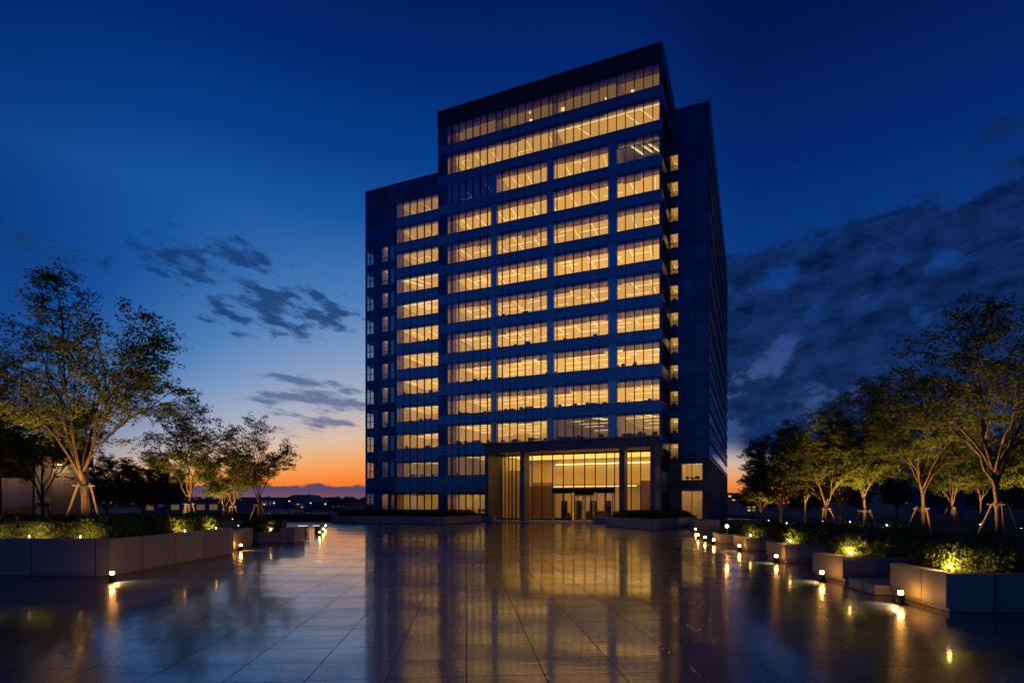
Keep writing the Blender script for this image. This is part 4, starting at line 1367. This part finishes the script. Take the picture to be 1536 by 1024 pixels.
tb = place(grow(41, 8.9, 2.8, .09, .24, 6, .15, 18, .95, .26), 1297, 33, .46, 'right tree with reddish lit trunk between two staked trees')
ta = place(grow(44, 7.6, 3.1, .095, .22, 7, .15, 18, 1.0, .2), 1237, 34, .46, 'low spreading right tree with glowing yellow lower branches')
te = place(copy_tree(ta), 1427, 43, .46, 'bright lower tree on tripod stakes seen behind the slim right tree', 1.0, 1.0)
tf = place(copy_tree(tb), 1470, 50, .46, 'slender lit tree behind the thick trunked right tree', 2.0, .92)
tf2 = place(copy_tree(ta), 1545, 36, .46, 'tree half out of view at the right edge behind the thick trunk', 4.0, 1.08)
tg = place(copy_tree(tC), 1141, 52, .46, 'small pale lit tree nearest the tower on the right', 3.0, .62)
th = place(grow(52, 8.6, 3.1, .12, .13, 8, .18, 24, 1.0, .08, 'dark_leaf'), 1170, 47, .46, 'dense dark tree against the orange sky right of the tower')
ti = place(copy_tree(ta), 1207, 50, .46, 'lit tree standing just right of the dense dark tree', 5.0, .98)
tj = place(copy_tree(th), 1260, 46, .46, 'dark tree behind the gap between two staked right trees', 2.2, 1.0)
tk = place(copy_tree(td), -60, 25.5, .46, 'big tree cut off by the left edge, next to the biggest left tree', 2.6, .98)
# dark trees behind
GB = 'dark trees in the background'
dk = [(160, 58, 1.0, 'dark rounded tree beside the end of the low pavilion'), (214, 50, .9, 'dark thin tree left of the staked lit tree'),
      (246, 66, 1.0, 'dark tree behind the second left tree'), (-30, 40, 1.1, 'dark tree behind the pavilion at the left edge'), (100, 70, 1.15, 'dark tree over the pavilion roof')]
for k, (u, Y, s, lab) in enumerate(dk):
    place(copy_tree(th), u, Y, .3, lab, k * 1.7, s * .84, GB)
dk2 = [(1130, 95, .7), (1215, 90, .8), (1290, 84, .75), (1345, 92, .85), (1415, 98, .8), (1490, 88, .9), (1560, 80, .9)]
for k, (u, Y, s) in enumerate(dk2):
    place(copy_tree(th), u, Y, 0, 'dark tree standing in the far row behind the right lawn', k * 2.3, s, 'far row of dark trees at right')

# tripod stakes around the trunks
def stakes(tree, h, label, n=3, rad=.75, rz=0.0):
    root = empty('tree_stakes', tree.location, rz)
    tag(root, label, 'tree support', 'wooden stakes around young trees')
    for k in range(n):
        a = R(90 + 360 / n * k)
        c, s = math.cos(a), math.sin(a)
        mb = MB(); mb.tube([(c * rad, s * rad, -.05), (c * .22, s * .22, h + .06)], [.042, .038], 8)
        mb.build('stake', 'stake_wood', root)
    mb = MB()
    pts = [(math.cos(R(90 + 360 / n * k)) * .27, math.sin(R(90 + 360 / n * k)) * .27, h - .03) for k in range(n)]
    for k in range(n):
        p, q = Vector(pts[k]), Vector(pts[(k + 1) % n]); e = (q - p).normalized() * .12
        mb.tube([tuple(p - e), tuple(q + e)], [.035, .035], 6)
    mb.build('crossbar', 'stake_wood', root)
    mb = MB(); mb.lathe([(.20, 0), (.21, .02), (.21, .10), (.20, .12)], 0, 0, h - .14, 12); mb.build('strap', 'strap', root)
    return root
stakes(tA, 1.95, 'wooden tripod stakes around the biggest left tree, lit orange', 3, .80, .35)
stakes(tA2, 1.75, 'dark tripod stakes around the unlit tree by the pavilion', 3, .85, .2)
stakes(tB, 1.75, 'wooden stakes around the lit tree next to the biggest left tree', 3, .75, 1.2)
stakes(tD, 1.7, 'dark stakes around the tree against the orange sky', 3, .85, .1)
stakes(tC, 1.5, 'stakes around the small lit tree behind the left row', 3, .7, .6)
stakes(tC2, 1.3, 'stakes around the shorter twin tree behind the left row', 3, .7, .9)
stakes(td, 1.75, 'dark splayed stakes around the thick right trunk at the edge', 3, .95, .5)
stakes(tc, 1.55, 'wooden stakes with a pale crossbar around the slim right tree', 3, .85, .9)
stakes(tb, 1.35, 'stakes around the tree with the reddish lit trunk', 3, .85, .4)
stakes(ta, 1.45, 'stakes around the low spreading right tree', 3, .9, .25)
stakes(te, 1.45, 'stakes around the bright tree behind the slim right tree', 3, .8, .7)

# ------------------------------------------------------------------ lamps
LAMP = emission('lamp_glow', (1.0, 0.42, 0.07), 130.0)
LENS = emission('spot_lens', (1.0, 0.66, 0.30), 40.0)
def bollard_proto():
    root = empty('ground_lamp')
    mb = MB(); mb.box(-.11, .11, -.11, .11, 0, .02); mb.build('base_plate', 'lamp_metal', root)
    mb = MB(); mb.lathe([(.085, .02), (.085, .20), (.078, .205)], 0, 0, 0, 20); mb.build('post', 'lamp_metal', root, True)
    mb = MB(); mb.lathe([(.034, .206), (.050, .220), (.050, .278), (.034, .292)], 0, 0, 0, 16); mb.build('lamp_head', LAMP, root, True)
    mb = MB(); mb.lathe([(.06, .293), (.06, .303)], 0, 0, 0, 16); mb.build('cap', 'lamp_metal', root)
    return root
GL = 'small glowing ground lamps along the plaza'
bl = [(168, 872, 'ground lamp before the corner of the large left planter'), (361, 825, 'ground lamp at the far end of the large left planter'),
      (454, 811, 'ground lamp beside the left benches'), (479.7, 803, 'ground lamp just past the left benches'), (484.8, 797.5, 'left ground lamp, second from the end of its row'), (488, 792, 'farthest ground lamp of the left row'),
      (1351, 905, 'nearest ground lamp on the right, before the largest right planter'), (1233, 871, 'ground lamp before the second right planter'),
      (1164.5, 843.5, 'ground lamp before the third right planter'), (1109, 826, 'ground lamp before the fourth right planter'),
      (1070.5, 816, 'right ground lamp beside the foot of the thin post lamp'), (1057.5, 811.5, 'right ground lamp in the middle of the far cluster'), (1047, 807.5, 'third last ground lamp of the right row'), (1043.5, 798, 'farthest ground lamp of the right row by the pale block')]
proto = bollard_proto()
lamps_ = []
for k, (u, v, lab) in enumerate(bl):
    o = proto if k == 0 else copy_tree(proto)
    x, y = gp(u, v)
    o.location = (x, y, 0)
    far = 1.0
    o.scale = (far, far, far)
    tag(o, lab, 'lamp', GL)
    lamps_.append((o, x))
for o, x in lamps_:
    L = bpy.data.lights.new('beam', 'SPOT')
    L.energy = 420; L.color = (1.0, .55, .18); L.spot_size = R(105); L.spot_blend = 1.0; L.shadow_soft_size = .04
    lo = bpy.data.objects.new('beam', L); col.objects.link(lo); lo.parent = o
    sx = 1 if x < 0 else -1
    lo.location = (sx * .09, 0, .27)
    lo.rotation_mode = 'QUATERNION'
    lo.rotation_quaternion = Vector((sx * 1.0, -.05, -.62)).to_track_quat('-Z', 'Y')
# tall thin post lamp on the right
x, y = gp(1092, 821)
pl = empty('post_lamp', (x - .05, y, 0)); tag(pl, 'tall thin post lamp with one bright globe on the right', 'lamp')
mb = MB(); mb.tube([(0, 0, 0), (0, 0, 1.0)], [.018, .014], 8); mb.build('pole', 'steel_pale', pl)
mb = MB(); mb.lathe([(.03, 1.0), (.062, 1.03), (.07, 1.07), (.062, 1.11), (.03, 1.14)], 0, 0, 0, 14); mb.build('globe', LAMP, pl, True)
mb = MB(); mb.lathe([(.10, 0), (.10, .02)], 0, 0, 0, 14); mb.build('base_plate', 'lamp_metal', pl)

def spot_fixture(name, loc, aim, power, label, group, cone=95, blend=.7, col_=(1.0, .55, .17), lens=True):
    root = empty(name, loc)
    tag(root, label, 'lamp', group)
    d = (Vector(aim) - Vector(loc)).normalized()
    q = d.to_track_quat('Z', 'Y')
    mb = MB(); mb.tube([(0, 0, -.10), (0, 0, .03)], [.02, .02], 8); mb.build('stem', 'lamp_metal', root)
    mb = MB(); mb.lathe([(.05, -.07), (.06, .0), (.065, .06)], 0, 0, 0, 14)
    b = mb.build('lamp_body', 'lamp_metal', root); b.rotation_mode = 'QUATERNION'; b.rotation_quaternion = q; b.location = (0, 0, .07)
    mb = MB(); mb.lathe([(.052, .061), (.050, .072)], 0, 0, 0, 14)
    b2 = mb.build('lens', LENS, b)
    L = bpy.data.lights.new('spot_light', 'SPOT')
    L.energy = power; L.color = col_; L.spot_size = R(cone); L.spot_blend = blend; L.shadow_soft_size = .05
    lo = bpy.data.objects.new('spot_light', L)
    col.objects.link(lo)
    lo.parent = root
    lo.location = Vector((0, 0, .07)) + d * .09
    lo.rotation_mode = 'QUATERNION'
    lo.rotation_quaternion = d.to_track_quat('-Z', 'Y')
    return root
GU = 'garden spotlights aimed up at the trees'
def uplight(tree, dx, dy, power, label, aimz=.62, cone=105, dz=0.1):
    p = tree.location
    loc = (p.x + dx, p.y + dy, p.z + dz)
    spot_fixture('garden_spotlight', loc, (p.x, p.y, p.z + aimz * 8), power, label, GU, cone, 1.0)
uplight(tA, 1.2, -1.9, 1300, 'spotlight at the foot of the biggest left tree, on its right side', .6)
uplight(tA, -2.6, -1.2, 1900, 'spotlight in the large left planter left of the tree trunk', .6)
uplight(tk, 2.6, -1.0, 2400, 'spotlight under the tree cut off by the left edge', .6)
uplight(tB, .6, -2.0, 2200, 'spotlight at the foot of the lit tree next to the biggest left tree')
uplight(tD, -.9, -1.2, 350, 'weak spotlight at the foot of the dark tree against the orange sky')
uplight(tC, .9, -1.8, 2000, 'spotlight at the foot of the small lit tree behind the left row')
uplight(tC2, -.9, -1.8, 2000, 'spotlight at the foot of the shorter twin tree')
uplight(tc, -1.0, -2.2, 1700, 'spotlight at the foot of the slim right tree')
uplight(tb, -.6, -2.4, 2000, 'spotlight at the foot of the tree with reddish lit trunk')
uplight(ta, .4, -2.3, 2400, 'spotlight at the foot of the low spreading right tree')
uplight(te, .4, -2.2, 2600, 'spotlight at the foot of the bright tree behind the slim right tree')
uplight(tf, .4, -2.0, 2600, 'spotlight at the foot of the slender tree behind the thick trunk')
uplight(td, -1.9, 1.6, 2200, 'spotlight beside the thick right trunk', .6)
uplight(tg, 0, -1.6, 1000, 'spotlight at the foot of the small pale tree nearest the tower')
uplight(ti, .4, -2.2, 2200, 'spotlight at the foot of the tree right of the dense dark one')
uplight(tf2, -2.0, -1.6, 2400, 'spotlight under the tree half out of view at the right edge')
# spots on the planter rims, aimed at the hedges
GR = 'small lamps shining on the planter hedges'
BULB = emission('bulb', (1.0, .50, .13), 30.0)
def hedge_lamp(loc, aim, power, label, group, col_, bulb=.032):
    root = empty('hedge_lamp', loc)
    tag(root, label, 'lamp', group)
    mb = MB(); mb.tube([(0, 0, -.12), (0, 0, .06)], [.012, .012], 8); mb.build('stem', 'lamp_metal', root)
    mb = MB(); mb.lathe([(bulb * .5, .06), (bulb, .075), (bulb, .11), (bulb * .5, .125)], 0, 0, 0, 12); mb.build('bulb', BULB, root, True)
    mb = MB(); mb.lathe([(bulb * 1.3, .127), (bulb * .9, .14)], 0, 0, 0, 12); mb.build('cap', 'lamp_metal', root)
    d = (Vector(aim) - Vector(loc)).normalized()
    L = bpy.data.lights.new('spot_light', 'SPOT')
    L.energy = power; L.color = col_; L.spot_size = R(165); L.spot_blend = .8; L.shadow_soft_size = .03
    lo = bpy.data.objects.new('spot_light', L); col.objects.link(lo); lo.parent = root
    lo.location = Vector((0, 0, .095)) + d * .05
    lo.rotation_mode = 'QUATERNION'; lo.rotation_quaternion = d.to_track_quat('-Z', 'Y')
def rim(x, y, z, ax, ay, power, label, cone=120):
    hedge_lamp((x, y, z), (ax, ay, z + .35), power, label, GR, (1.0, .60, .18), .032 if x > 0 else .014)
rim(-13.3, 17.38, 1.09, -13.6, 19.2, 34, 'hedge lamp on the front rim of the large left planter, nearest its corner', 160)
rim(-15.0, 17.52, 1.09, -15.1, 19.4, 50, 'hedge lamp on the front rim of the large left planter, right of the big trunk', 160)
rim(-16.7, 17.68, 1.09, -16.7, 19.6, 40, 'hedge lamp on the front rim of the large left planter, left of the big trunk', 160)
rim(-12.30, 21.2, 1.09, -13.4, 21.6, 60, 'hedge lamp on the plaza side rim of the large left planter, nearer one', 160)
rim(-12.38, 23.6, 1.09, -13.4, 23.9, 50, 'hedge lamp on the plaza side rim of the large left planter, farther one', 160)
rim(-13.5, 31.55, .64, -13.9, 33, 40, 'hedge lamp on the low left planter', 160)
rim(8.98, 11.58, .82, 9.8, 12.6, 100, 'hedge lamp on the rim of the nearest right planter', 160)
rim(9.62, 16.05, .73, 10.1, 17.4, 90, 'hedge lamp on the rim of the second right planter', 160)
rim(10.5, 21.3, .70, 10.9, 22.8, 55, 'hedge lamp on the rim of the third right planter', 160)
rim(11.2, 26.5, .63, 11.6, 28.0, 50, 'hedge lamp on the rim of the fourth right planter', 160)
for k, (u, Y) in enumerate([(1180, 44), (1206, 42), (1275, 48), (1330, 40)]):
    hedge_lamp((atY(u, Y), Y, .58), (atY(u, Y), Y + 1.2, .75), 110, ['lawn lamp by the dense dark tree', 'lawn lamp left of the low spreading tree', 'lawn lamp behind the reddish lit trunk', 'lawn lamp between the reddish and the slim trunk'][k], 'small lamps on the right lawn', (1, .70, .2))

# ------------------------------------------------------------------ pavilion on the left
def pavilion():
    root = empty('pavilion', (-24.9, 33.0, 0), R(36))
    tag(root, 'low timber pavilion with a flat overhanging roof behind the left tree', 'pavilion')
    mb = MB(); mb.box(-34, .25, -1.6, 8.3, 4.75, 5.9); mb.build('roof', 'pav_roof', root)
    mb = MB(); mb.box(-34, 0, 0, 8, 4.40, 4.74); mb.build('soffit', 'timber_panel', root)
    mb = MB(); mb.box(-2.0, 0, 0, .25, 0.4, 4.39); mb.box(-.25, 0, .25, 8, .4, 4.39); mb.box(-34, -.25, 7.75, 8, .4, 4.39); mb.build('wall', 'panel_stone', root)
    mb = MB(); mb.box(-2.3, -2.05, -.08, .32, .4, 4.39); mb.build('post', 'steel_pale', root)
    for k in range(6):
        xa = -2.35 - k * 1.5
        mb = MB(); mb.box(xa - 1.45, xa, .08, .1, .45, 3.7); w = mb.build('window', 'glass', root)
        mb = MB(); mb.box(xa - 1.45, xa - 1.37, .04, .14, .45, 3.7); mb.box(xa - .06, xa, .04, .14, .45, 3.7); mb.box(xa - 1.37, xa - .06, .042, .138, 3.62, 3.7); mb.build('window_frame', 'bronze', w)
    mb = MB(); mb.box(-34, -2.2, 1.2, 1.3, .42, 3.9); mb.build('timber_screen', 'timber_panel', root)
    mb = MB(); mb.box(-34, -2.31, .02, .3, 3.71, 4.39); mb.build('fascia', 'pav_roof', root)
    mb = MB(); mb.box(-20, -2.5, .5, .62, 3.78, 3.84); mb.build('light_strip', emission('pav_strip', (1, .6, .22), 9.0), root)
    mb = MB(); mb.lathe([(.09, 0), (.09, .03)], -1.2, -.8, 4.36, 12)
    mb.build('downlight', emission('downlight', WARM, 14.0), root)
    L = bpy.data.lights.new('eaves_light', 'POINT'); L.energy = 65; L.color = (1, .55, .25); L.shadow_soft_size = .08
    lo = bpy.data.objects.new('eaves_light', L); lo.location = (-1.2, -.8, 4.2); lo.parent = root; col.objects.link(lo)
pavilion()

# ------------------------------------------------------------------ far buildings
def far_building(u0, u1, vt, Y, depth, label, roofh=0.0, wins=None, mat='hall_wall', cat='building', group=None):
    x0, x1 = atY(u0, Y), atY(u1, Y)
    h = CAMH + (HOR - vt) / FPX * Y
    root = empty('far_building', ((x0 + x1) / 2, Y, 0))
    tag(root, label, cat, group)
    w = (x1 - x0) / 2
    hw = h - roofh
    mb = MB(); mb.box(-w, w, 0, depth, -.05, hw); mb.build('wall', mat, root)
    mb = MB()
    if roofh:
        mb.v += [(-w - 1, -1, hw), (w + 1, -1, hw), (w + 1, depth + 1, hw), (-w - 1, depth + 1, hw), (-w * .72, depth * .4, h), (w * .72, depth * .4, h), (w * .72, depth * .6, h), (-w * .72, depth * .6, h)]
        mb.f += [(0, 1, 5, 4), (1, 2, 6, 5), (2, 3, 7, 6), (3, 0, 4, 7), (4, 5, 6, 7)]
    else:
        mb.box(-w - .3, w + .3, -.3, depth + .3, hw + .01, hw + .5)
    mb.build('roof', 'hall_roof', root)
    if wins:
        cols_, rows_, prob, lvl = wins
        rg = random.Random(int(u0))
        for r in range(rows_):
            for c in range(cols_):
                on = rg.random() < prob
                xa = -w + 2 * w * (c + .2) / cols_; xb = -w + 2 * w * (c + .8) / cols_
                za = hw * (r + .3) / rows_; zb = hw * (r + .75) / rows_
                mb = MB(); mb.box(xa, xb, -.12, -.02, za, zb)
                mb.build('window', emission('far_window_%d' % int(lvl * 10), (1, .62, .25), lvl) if on else 'glass_dark', root)
far_building(414, 456, 741, 260, 40, 'distant hall with a hipped roof under the orange sky', 4.0, (7, 2, .15, .35))
far_building(362, 414, 747, 250, 30, 'distant long low building left of the hipped hall', 0, (9, 1, .1, .3))
far_building(456, 520, 755.5, 170, 20, 'distant pale low shed before the dark treeline', 0, (8, 1, .15, .4))
far_building(520, 545, 752, 200, 20, 'distant low building next to the tower', 0, (3, 1, .3, .4))
far_building(1080, 1109, 741, 190, 25, 'distant block with lit windows just right of the tower', 0, (5, 4, .4, .8))
far_building(1120, 1134, 753, 150, 15, 'distant narrow block with lit windows behind the dense dark tree', 0, (2, 3, .6, .7))
far_building(1366, 1448, 690, 120, 18, 'tall plain grey block behind the slim right tree', 0, None, 'slab_wall')
far_building(1290, 1364, 752, 150, 20, 'distant low building behind the right lawn', 0, (8, 1, .2, .5))
far_building(215, 330, 752, 130, 20, 'distant low building behind the left trees', 0, (6, 1, .18, .12))
# far woods
def woods(u0, u1, Y, vt, n, seed):
    rng = np.random.default_rng(seed)
    X = rng.uniform(atY(u0, Y), atY(u1, Y), n)
    hh = CAMH + (HOR - vt) / FPX * Y
    hmax = hh * (.62 + .38 * np.abs(np.sin(X * .13 + seed) * np.cos(X * .051) + .4 * np.sin(X * .37)))
    Z = rng.random(n) ** .7 * hmax
    P = np.column_stack([X, rng.uniform(Y, Y + 14, n), Z])
    D = rng.normal(0, 1, P.shape); D /= np.linalg.norm(D, axis=1, keepdims=True)
    L = rng.uniform(.8, 1.8, n)
    return P, D, rng.normal(0, 1, P.shape), L
parts = [woods(462, 552, 300, 743, 2600, 1), woods(-200, 470, 330, 744, 7000, 2), woods(1085, 1700, 230, 735, 7000, 3)]
P = np.concatenate([p[0] for p in parts]); D = np.concatenate([p[1] for p in parts]); N = np.concatenate([p[2] for p in parts]); L = np.concatenate([p[3] for p in parts])
tag(leaf_mesh('woods', P, D, N, L, L * .8, 'dark_leaf'), kind='stuff')
# a few far street lamps
for k, (u, Y, h) in enumerate([(434, 120, 2.6), (466, 130, 2.2), (488, 118, 2.0), (411, 125, 2.2), (396, 110, 1.9), (1212, 120, 2.4), (1360, 110, 2.2)]):
    root = empty('street_lamp', (atY(u, Y), Y, 0))
    tag(root, 'tiny lit lamp post in the far dark grounds', 'street lamp', 'far street lamps')
    mb = MB(); mb.tube([(0, 0, 0), (0, 0, h)], [.06, .05], 6); mb.build('pole', 'lamp_metal', root)
    mb = MB(); mb.lathe([(.05, h), (.14, h + .08), (.14, h + .2), (.05, h + .28)], 0, 0, 0, 8); mb.build('lamp_head', emission('far_lamp', (1, .85, .65), 1.6), root)
